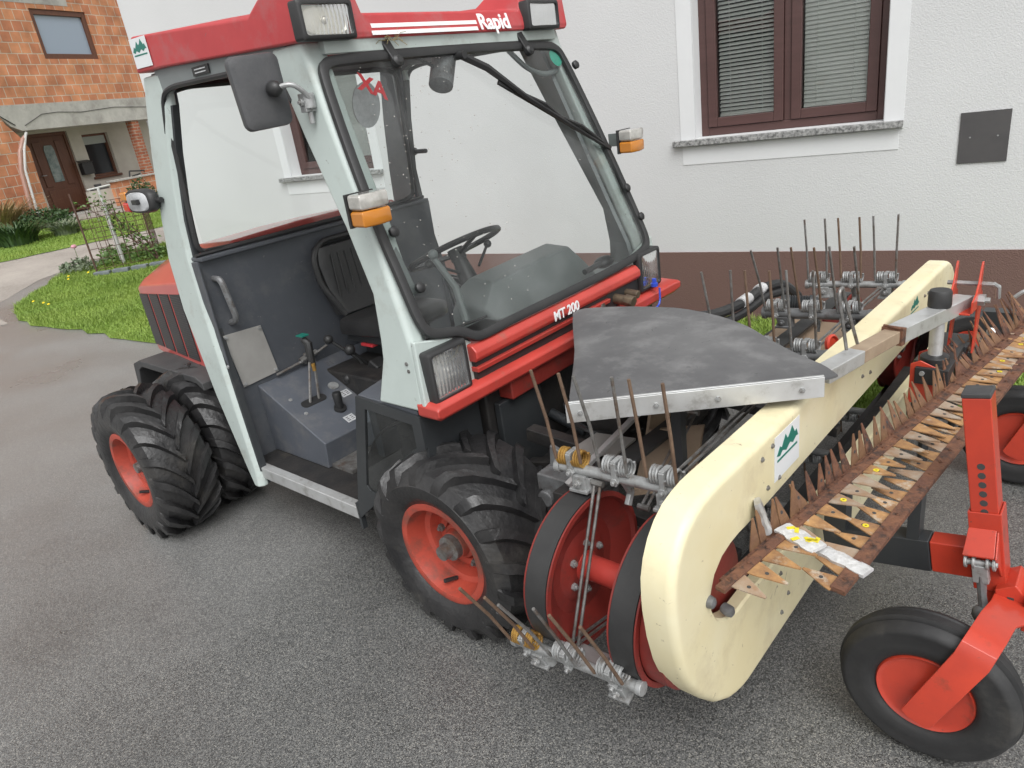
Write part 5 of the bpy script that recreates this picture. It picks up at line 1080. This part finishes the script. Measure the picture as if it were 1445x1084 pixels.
# hose with tape and oil motor
bm = BM(); rtube(bm, [(-1.45, .25, .86), (-1.22, .36, .85), (-1.20, .60, .825), (-1.20, .86, .83), (-1.16, .98, .82), (-1.12, 1.05, .74)], .022, 10, .1, 5); rtube(bm, [(-1.45, .20, .83), (-1.22, .31, .81), (-1.18, .60, .79), (-1.18, .84, .80), (-1.14, .96, .79)], .018, 10, .1, 5); hose = obj('hydraulic_hose', bm, 'black', rk)
for y0_, y1_, z_ in ((.62, .70, .830), (.80, .85, .832)): bm = BM(); cyl(bm, (-1.20, y0_, z_), (-1.20, y1_, z_), .0245, 14); obj('tape', bm, 'tape', hose)
bm = BM(); lathe(bm, [(0, 0), (.05, 0), (.055, .02), (.055, .06)] + [(.046 + .010 * (i % 2), .065 + i * .008) for i in range(16)] + [(.055, .20), (.04, .24), (0, .24)], (-1.18, 1.0, .80), (1, .35, -.05), 20); bmesh.ops.transform(bm, matrix=Matrix.Translation((-1.04, .86, .775)) @ Matrix.Diagonal((.62, .62, .62, 1)) @ Matrix.Translation((1.06, -1.04, -.80)), verts=bm.verts[:]); obj('oil_motor', bm, 'darkpaint', rk, smooth=50)
bm = BM(); lathe(bm, [(0, .0), (.035, .0), (.038, .012), (.030, .016), (.026, .008), (0, .008)], (-.750, .335, .80), (1, -.2, .3), 20); obj('end_cap', bm, 'orange', rk)
# rubber flap on aluminium strip
FZ = .95
A, B = V((-1.10, -.715, FZ)), V((-.575, -.315, FZ - .0))
top = [(-1.14, -.66), (-1.32, -.38), (-1.50, -.14), (-1.585, -.02), (-1.59, .01), (-1.56, .035), (-1.46, .065), (-1.34, .09), (-1.20, .105), (-1.09, .085), (-1.0, .06), (-.90, .01), (-.80, -.07), (-.70, -.14), (-.60, -.20), (-.545, -.26)]
def flap(u, v):
    b = A.lerp(B, u) ; s = u * (len(top) - 1); i = min(int(s), len(top) - 2); t = s - i; q = V((*top[i], 0)).lerp(V((*top[i + 1], 0)), t); q.z = FZ + .02 + .05 * sin(pi * u) * v - .015 * sin(u * 7)
    p = b.lerp(q, v); p.z = FZ + .004 + (.035 * sin(pi * min(u * 1.1, 1)) * v * (1.3 - v)) + .006 * sin(9 * u + 3 * v) * v; return p
bm = BM(); sheet(bm, flap, 40, 16); bmesh.ops.remove_doubles(bm, verts=bm.verts, dist=.002); solidify(bm, .006); fl = obj('rubber_flap', bm, 'flap', rk, smooth=60)
d_ = (B - A).normalized(); n_ = V((d_.y, -d_.x, 0))
bm = BM(); prism(bm, [A - d_ * .012 + n_ * .004 + V((0, 0, -.045)), B + d_ * .012 + n_ * .004 + V((0, 0, -.045)), B + d_ * .012 + n_ * .004 + V((0, 0, .012)), A - d_ * .012 + n_ * .004 + V((0, 0, .012))], n_ * .004)
prism(bm, [A - d_ * .012 + n_ * .004 + V((0, 0, .012)), B + d_ * .012 + n_ * .004 + V((0, 0, .012)), B + d_ * .012 - n_ * .004 + V((0, 0, .012)), A - d_ * .012 - n_ * .004 + V((0, 0, .012))], (0, 0, .003)); fs = obj('flap_strip', bm, 'alu', rk, bevel=.001)
bm = BM()
for t in (.04, .35, .60, .93): bolt(bm, A.lerp(B, t) + n_ * .008 + V((0, 0, -.018)), n_, .008, .005)
obj('bolt', bm, 'zinc', fs)
bm = BM(); beam(bm, (-1.12, -.68, FZ - .03), (-.60, -.30, FZ - .03), .03, .03); beam(bm, (-.92, -.45, FZ - .04), (-.92, -.45, .55), .03, .03, (1, 0, 0)); obj('flap_support', bm, 'darkpaint', rk)
# aluminium arm with wooden insert
a0_, a1_, a2_ = V((-.60, -.22, .925)), V((-.526, .222, .900)), V((-.415, .66, .885))
bm = BM(); beam(bm, a0_, a0_.lerp(a1_, .45), .052, .042); beam(bm, a0_.lerp(a1_, 1.0), a2_, .060, .050); arm = obj('support_arm', bm, 'alu', rk, bevel=.003)
bm = BM(); beam(bm, a0_.lerp(a1_, .45), a1_, .050, .040); obj('wood_insert', bm, 'wood', arm, bevel=.003)
bm = BM(); beam(bm, a0_.lerp(a1_, .96), a0_.lerp(a1_, 1.02), .064, .054); rtube(bm, [a1_ + V((-.03, 0, .03)), a1_ + V((0, -.02, .032)), a1_ + V((.03, -.02, .03))], .004, 6); obj('clip', bm, 'rust', arm)
bm = BM(); 
h0 = a0_.lerp(a1_, .42) + V((-.02, 0, .02)); h1 = h0 + V((.01, .07, 0)); pk = []
P_ = [h0 + V((0, 0, -.01))]; tp = h0.lerp(h1, .5) + V((-.02, -.06, .175))
for k in range(9): a = pi - pi * k / 8; P_.append(tp + V((0, .018 * cos(a), .018 * sin(a))))
P_.append(h1 + V((0, 0, -.01))); tube(bm, P_, .0052, 8); obj('spring_clip', bm, 'steel', arm)
# swing joint and orange bracket
j = a1_.lerp(a2_, .62)
bm = BM(); lathe(bm, [(0, 0), (.034, 0), (.036, .008), (.035, .05), (.031, .058), (0, .058)], j + V((0, 0, .024)), (0, 0, 1), 20); obj('joint_cap', bm, 'rubber', rk)
bm = BM(); cyl(bm, j + V((0, 0, -.15)), j + V((0, 0, -.02)), .022); obj('joint_pin', bm, 'alu', rk)
bm = BM(); lathe(bm, [(0, 0), (.043, 0), (.045, .01), (.045, .05), (.03, .056), (0, .056)], j + V((0, 0, -.20)), (0, 0, 1), 20); box(bm, -.50, -.40, .42, .80, .66, .72); obj('joint_ring', bm, 'black', rk, bevel=.003)
bm = BM(); c = j + V((0, 0, -.21))
for e in (-1, 1): prism(bm, [c + V((-.06, e * .055, .045)), c + V((-.03, e * .055, .06)), c + V((.04, e * .055, .03)), c + V((.04, e * .055, -.10)), c + V((-.06, e * .055, -.10))], (0, e * .006, 0))
prism(bm, [c + V((.04, -.061, .02)), c + V((.04, .061, .02)), c + V((.04, .061, -.10)), c + V((.04, -.061, -.10))], (.006, 0, 0)); jb = obj('joint_bracket', bm, 'orange', rk, bevel=.003)
bm = BM(); bolt(bm, c + V((-.02, -.06, .02)), (0, -1, 0), .016, .012); bolt(bm, c + V((.0, .06, .02)), (0, 1, 0), .014, .012); obj('bolt', bm, 'zinc', jb)
e0 = a2_ + V((.0, .02, 0))
bm = BM()
PR = [(.56, .915), (.62, .925), (.655, .955), (.672, .995), (.690, 1.02), (.704, 1.018), (.706, .995), (.698, .955), (.70, .925), (.735, .905), (.74, .84), (.71, .74), (.68, .70), (.655, .70), (.675, .80), (.66, .865), (.56, .875)]
for x_ in (-.452, -.378): prism(bm, [(x_, y_, z_) for y_, z_ in PR], (.006, 0, 0))
box(bm, -.446, -.378, .56, .70, .868, .874); br = obj('hitch_bracket', bm, 'orange', rk, bevel=.0015)
bm = BM(); tube(bm, [(-.475, .70, .94), (-.335, .70, .94), (-.325, .71, .93), (-.325, .73, .885)], .008, 8); cyl(bm, (-.46, .66, .895), (-.36, .66, .895), .014); bolt(bm, (-.372, .66, .895), (1, 0, 0), .020, .02); obj('pin', bm, 'zinc', br)
bm = BM(); beam(bm, (-.415, .69, .72), (-.45, .70, .42), .05, .05, (1, 0, 0)); obj('bracket_post', bm, 'darkpaint', rk)
# gauge wheels: frame beam, sleeve, post with holes, fork and wheel
def gwheel(name):
    R, w, rr = .212, .052, .112; bm = BM()
    lathe(bm, [(rr, -w * .7), (rr + .012, -w), (R * .72, -w * 1.12), (R * .90, -w * .98), (R - .012, -w * .80), (R - .006, -w * .52), (R - .012, -w * .40), (R - .012, -w * .32), (R, -w * .22), (R, w * .22), (R - .012, w * .32), (R - .012, w * .40), (R - .006, w * .52), (R - .012, w * .80), (R * .90, w * .98), (R * .86, w * 1.03), (R * .84, w * 1.00), (R * .72, w * 1.12), (rr + .016, w * 1.02), (rr + .006, w * .9), (rr, w * .7)], (0, 0, 0), (0, -1, 0), 64)
    ty = obj('tyre', bm, 'tyre2', None, smooth=40)
    bm = BM(); lathe(bm, [(rr + .004, -w * .7), (rr + .004, w * .7), (rr - .002, w * .88), (rr - .008, w * .80), (rr * .86, w * .74), (rr * .5, w * .78), (0, w * .80)], (0, 0, 0), (0, -1, 0), 48); root = obj(name, bm, 'orange', None, smooth=40); ty.parent = root; ty.matrix_basis = Matrix.Identity(4)
    return root
gw = gwheel('gauge_wheel')
def GM(p, rz=0): return Matrix.Translation(V(p) - RB) @ Matrix.Rotation(rz, 4, 'Z')
gw.parent = rk; gw.matrix_local = GM((-.236, -.462, .212))
g2 = clone(gw, rk); g2.matrix_local = GM((-.235, 1.075, .212))
g3 = clone(gw, rk); g3.matrix_local = GM((-.56, 1.74, .30), .5)
def gauge(py, full=True):
    """everything is laid out round an upright axis, then leant forward as one"""
    T = Matrix.Translation((-.235, py, .918)) @ Matrix.Rotation(-.151, 4, 'Y')   # local origin: top of the post, z down the post is negative
    def ob(n, bm, m, par, **k):
        bmesh.ops.transform(bm, matrix=T, verts=bm.verts[:]); return obj(n, bm, m, par, **k)
    s = .031; zb = -.62
    bm = BM(); box(bm, -s, s, -s, s, zb, 0); post = ob('gauge_post', bm, 'orange', rk, bevel=.003)
    bm = BM(); box(bm, -s - .001, s + .001, -s - .001, s + .001, 0, .012); ob('cap', bm, 'mudguard', post, bevel=.003)
    bm = BM()
    for k in range(6):
        z = -.185 - k * .026; cyl(bm, (0, -s - .0008, z), (0, -s + .004, z), .0088, 14)
    ob('holes', bm, 'room', post)
    t = s + .006; z0, z1 = -.548, -.315; bm = BM()
    for x0, x1, y0, y1 in ((-t, t, -t, -s - .001), (-t, t, s + .001, t), (-t, -s - .001, -s - .001, s + .001), (s + .001, t, -s - .001, s + .001)): box(bm, x0, x1, y0, y1, z0, z1)
    prism(bm, [(-t, -t, -.365), (t - .012, -t, -.365), (t - .012, -t - .055, -.415), (-t - .008, -t - .055, -.415)], (0, 0, .005)); prism(bm, [(t - .012, -t, -.365), (t - .012, -t - .055, -.415), (t - .012, -t, -.50)], (.005, 0, 0)); sv = ob('gauge_sleeve', bm, 'orange', rk, bevel=.003)
    if full:
        bm = BM(); yl = -t - .045; cyl(bm, (-.04, yl, -.435), (.03, yl, -.435), .008, 10)
        for x in (-.040, -.022, .008, .022): cyl(bm, (x - .003, yl, -.435), (x + .004, yl, -.435), .017, 12)
        box(bm, -.026, .010, yl - .012, yl + .012, -.49, -.44); lv = ob('clamp_lever', bm, 'zinc', sv, bevel=.002)
        bm = BM(); tube(bm, [(-.008, yl, -.47), (-.008, yl - .006, -.53), (-.006, yl - .010, -.57)], [.013, .010, .012], 8); ball(bm, (-.006, yl - .012, -.585), .029, (1, .8, 1)); ob('lever_knob', bm, 'greysteel', lv)
    bm = BM(); beam(bm, (-t - .001, 0, -.475), (-.135, 0, -.475), .060, .095, (0, 0, 1)); ob('gauge_beam_end', bm, 'orange', rk, bevel=.004)
    bm = BM(); beam(bm, (-.136, 0, -.475), (-.42, 0, -.475), .062, .098, (0, 0, 1)); ob('gauge_beam', bm, 'darkpaint', rk, bevel=.004)
    y = py - .06; bm = BM(); prism(bm, [(-.142, y, .40), (-.098, y, .43), (-.075, y, .40), (-.075, y, .30), (-.125, y, .30)], (0, .10, 0)); prism(bm, [(-.075, y - .02, .415), (.03, y - .02, .42), (.03, y - .02, .31), (-.075, y - .02, .31)], (0, .12, 0)); pv = obj('pivot_block', bm, 'orange', rk, bevel=.004)
    bm = BM(); box(bm, -.112, -.098, y - .002, y, .33, .39); obj('slot', bm, 'room', pv); bm = BM(); box(bm, -.02, .01, y - .022, y - .02, .35, .385); obj('slot', bm, 'room', pv)
    return post
gauge(-.19); gauge(1.35, False)
for y0 in (0, 1.537):
    secs = []
    for (xl, zl, xr, zr, yy, ty_) in ((-.14, .375, -.02, .36, -.21, .2), (-.142, .40, -.035, .385, -.30, .2), (-.152, .425, -.078, .41, -.39, .2), (-.160, .436, -.086, .420, -.47, .3), (-.170, .425, -.097, .403, -.515, 1), (-.180, .400, -.107, .376, -.532, 2), (-.277, .167, -.208, .143, -.536, 2), (-.262, .150, -.222, .136, -.536, 2)):
        n_ = V((0, -1, 0)) * .003 if ty_ > 1 else (V((0, -.5, .86)) * .003 if ty_ == 1 else V((0, 0, 1)) * .003); l, r = V((xl, yy + y0, zl)), V((xr, yy + y0, zr)); secs.append([l - n_, r - n_, r + n_, l + n_])
    bm = BM(); loft(bm, secs); obj('wheel_fork', bm, 'orange', rk, bevel=.0015, smooth=50)
bm = BM(); tube(bm, [(-.55, .95, .06), (-.55, .95, .45)], .02, 8); tube(bm, [(-.70, .95, .30), (-.45, .95, .32)], .022, 8); tube(bm, [(-.50, 1.25, .12), (-.50, 1.25, .45)], .016, 8); obj('parking_stand', bm, 'darkpaint', rk)
PY = -.19
# small items under/around cover
for y_, z_ in ((-.893, .620), (-.798, .525)): bm = BM(); tube(bm, [(XF - .012, y_ + .006, z_), (XF + .004, y_, z_), (XF + .013, y_, z_), (XF + .017, y_, z_)], [.014, .0155, .013, .006], 12); obj('stud', bm, 'greysteel', rk)

# ================================================================== KNIFE BARS lying on the rake
def knife(name, label, a, b, w, h, rows, m='rust', seed=1, base=None):
    """rows: list of (spacing, length, direction vector, half width, material, start, end, jitter)"""
    a, b = V(a), V(b); d = (b - a).normalized(); L = (b - a).length; t = thing(name, label, 'knife bar', base or tuple(a), 'knife bars lying on the rake'); r = random.Random(seed)
    bm = BM(); beam(bm, a, b, w, h); k = .04
    while k < L: bolt(bm, a + d * k + V((0, 0, h / 2)), (0, 0, 1), .006, .003); k += .076
    bar = obj('bar', bm, m, t, bevel=.0012)
    for (sp, ln, dr, hw, mm, s0, s1, jt, off) in rows:
        k = s0
        while k < min(s1, L):
            u = (V(dr) + V((r.uniform(-1, 1), r.uniform(-1, 1), r.uniform(-1, 1))) * jt).normalized(); o = a + d * k + V(off); l = ln * r.uniform(.85, 1.05); n = d.cross(u).normalized() * .0016
            bm = BM(); prism(bm, [o - d * hw - n, o + d * hw - n, o + d * hw * .92 + u * l * .18 - n, o + d * hw * .12 + u * l - n, o - d * hw * .12 + u * l - n, o - d * hw * .92 + u * l * .18 - n], n * 2)
            q = mm if isinstance(mm, str) else mm[r.randrange(len(mm))]; tt = obj('tooth', bm, q, t, smooth=0)
            if r.random() < .55 and not mm == 'guard':
                bm = BM(); c = o + u * l * .42; nn = n.normalized() * (1 if n.z >= 0 else -1); lathe(bm, [(.005, 0), (.005, .0022)], c, nn, 8, True); obj('hole', bm, 'room', tt)
            if 'tooth' == q[:5] and r.random() < .15:
                bm = BM(); c = o + u * l * .35; lathe(bm, [(.003, .0025), (.008, .0025), (.008, .0035), (.003, .0035)], c, (0, 0, 1), 8); obj('paint_mark', bm, 'yellow', tt)
            k += sp
    return t
def tape_wrap(parent, c, d, ln, w, h, mark=True, m='tape', rot=0):
    c, d = V(c), V(d).normalized(); bm = BM(); s = d.cross(V((0, 0, 1))).normalized(); u = s.cross(d); secs = []; r = random.Random(9)
    for k in range(9):
        p = c + d * ln * (k / 8 - .5); j = 1 + r.uniform(-.12, .12); e = (w / 2) * j; f = (h / 2) * (1 + r.uniform(-.15, .15)); secs.append([p - s * e - u * f * .7, p + s * e - u * f, p + s * e * 1.05 + u * f * .6, p + s * e * .6 + u * f, p - s * e * .6 + u * f * 1.1, p - s * e * 1.05 + u * f * .4])
    loft(bm, secs); o = obj('tape_wrap', bm, m, parent, smooth=30)
    if mark:
        bm = BM()
        for k in range(7): q = c + d * ln * r.uniform(-.4, .4) + s * w * r.uniform(-.4, .4) + u * (h / 2 * 1.12); a = r.uniform(0, 3); v1 = (d * cos(a) + s * sin(a)) * .010; v2 = u.cross(v1).normalized() * .005; prism(bm, [q - v1 - v2, q + v1 - v2, q + v1 + v2, q - v1 + v2], u * .0015)
        obj('paint_mark', bm, 'yellow', o)
    return o
ZK = .645
UPT = (-.30, -.02, .95)
k1 = knife('knife_bar', 'rusty knife bar with upright dark teeth resting along the cream cover', (-.607, -.85, ZK), (-.262, 1.22, ZK + .01), .014, .026, [(.046, .090, UPT, .020, ['guard', 'rust', 'guard'], .15, 1.36, .20, (-.008, 0, .01)), (.030, .125, (-.55, .1, .9), .015, ['guard', 'rust'], 1.36, 2.12, .26, (-.008, 0, .01))], seed=2)
k2 = knife('knife_bar', 'rusty knife bar with pale yellow marked teeth pointing away from the cover', (-.590, -.895, ZK + .022), (-.235, 1.22, ZK + .032), .025, .012, [(.062, .092, (.93, -.22, .02), .026, ['toothgrey', 'tooth', 'tooth', 'toothgrey'], .05, 2.1, .09, (.010, 0, .0))], seed=4)
k3 = knife('knife_bar', 'outer rusty knife bar with orange brown teeth pointing back at the other bars', (-.385, -.745, ZK - .002), (-.195, .98, ZK + .03), .034, .014, [(.060, .088, (-.93, .16, .03), .026, ['tooth', 'tooth', 'toothgrey'], .02, 1.75, .08, (-.014, 0, .0))], seed=6)
q1 = V((-.590, -.895, ZK + .03)); q2 = V((-.235, 1.22, ZK + .035)); dk = (q2 - q1).normalized()
sd = dk.cross(V((0, 0, 1))).normalized()
tape_wrap(k2, q1 + dk * .27 + sd * .040, (-dk * .25 + sd).normalized(), .115, .050, .009)
q3 = V((-.385, -.745, ZK + .004)); q4 = V((-.195, .98, ZK + .035)); dk3 = (q4 - q3).normalized()
tape_wrap(k3, q3 + dk3 * .10 - sd * .03, (-dk3 * .15 + sd).normalized(), .125, .040, .012, False)
tape_wrap(k1, q1 + dk * .26 + V((-.05, -.0, .035)), (-.25, -.1, .9), .09, .035, .02, False, 'alu')
bm = BM(); c = V((-.358, .927, .69)); lathe(bm, [(0, 0), (.015, .002), (.015, .006), (0, .008)], c, (.4, -.8, .5), 16); obj('reflector', bm, 'sticker', k2)
bm = BM(); c = q1 + dk * 1.95 + V((.0, 0, .12)); rtube(bm, [c + V((-.04, 0, .0)), c + V((-.01, 0, .03)), c + V((.02, .02, .01)), c + V((.0, .02, -.08))], .008, 6, .02); ball(bm, c + V((.01, .01, .02)), .02); obj('wire_tie', bm, 'zinc', k1)
for q_ in ((-.58, -.52, PY - .03, PY + .03, .43, ZK - .016), (-.36, -.33, PY - .03, PY + .03, .46, ZK - .010), (-.56, -.50, .70, .76, .40, ZK - .012), (-.44, -.33, 1.32, 1.38, .46, ZK - .004)): bm = BM(); box(bm, *q_); obj('knife_rest', bm, 'darkpaint', rk)

# ================================================================== CAMERA, LIGHT, RENDER
CUR[0] = WF
cam = bpy.data.cameras.new('camera'); co = bpy.data.objects.new('camera', cam); COL.objects.link(co); scene.camera = co
cam.sensor_width = 36; cam.sensor_fit = 'HORIZONTAL'; cam.lens = 36 * 1000 / 1445; cam.clip_start = .05; cam.clip_end = 1500
th, ro = radians(21.9), radians(8.4)
fw = V((0, cos(th), -sin(th))); r0 = V((1, 0, 0)); u0 = r0.cross(fw); Rv = r0 * cos(ro) - u0 * sin(ro); Uv = r0 * sin(ro) + u0 * cos(ro)
co.matrix_world = Matrix(((Rv.x, Uv.x, -fw.x, 0), (Rv.y, Uv.y, -fw.y, 0), (Rv.z, Uv.z, -fw.z, 1.75), (0, 0, 0, 1)))
cam.shift_x = 0; cam.shift_y = 0
w = bpy.data.worlds.new('World'); scene.world = w; w.use_nodes = True; N = w.node_tree.nodes; K = w.node_tree.links
sky = N.new('ShaderNodeTexSky'); sky.sky_type = 'NISHITA'; sky.sun_disc = False; SE, SA = radians(55), radians(172)
sky.sun_elevation = SE; sky.sun_rotation = SA; sky.dust_density = 4; sky.air_density = 1.0
hs_ = N.new('ShaderNodeHueSaturation'); hs_.inputs['Saturation'].default_value = .0; K.new(sky.outputs[0], hs_.inputs['Color'])
K.new(hs_.outputs[0], N['Background'].inputs[0]); N['Background'].inputs[1].default_value = .15
sl_ = bpy.data.lights.new('sun', 'SUN'); sl_.energy = .9; sl_.angle = radians(50); sl_.color = (1, .995, .985); so_ = bpy.data.objects.new('sun', sl_); COL.objects.link(so_)
sd_ = V((sin(SA) * cos(SE), cos(SA) * cos(SE), sin(SE))); so_.rotation_euler = sd_.to_track_quat('Z', 'Y').to_euler()
scene.view_settings.view_transform = 'Standard'; scene.view_settings.look = 'None'; scene.view_settings.exposure = .50; scene.view_settings.gamma = 1
scene.cycles.max_bounces = 8; scene.cycles.transparent_max_bounces = 16
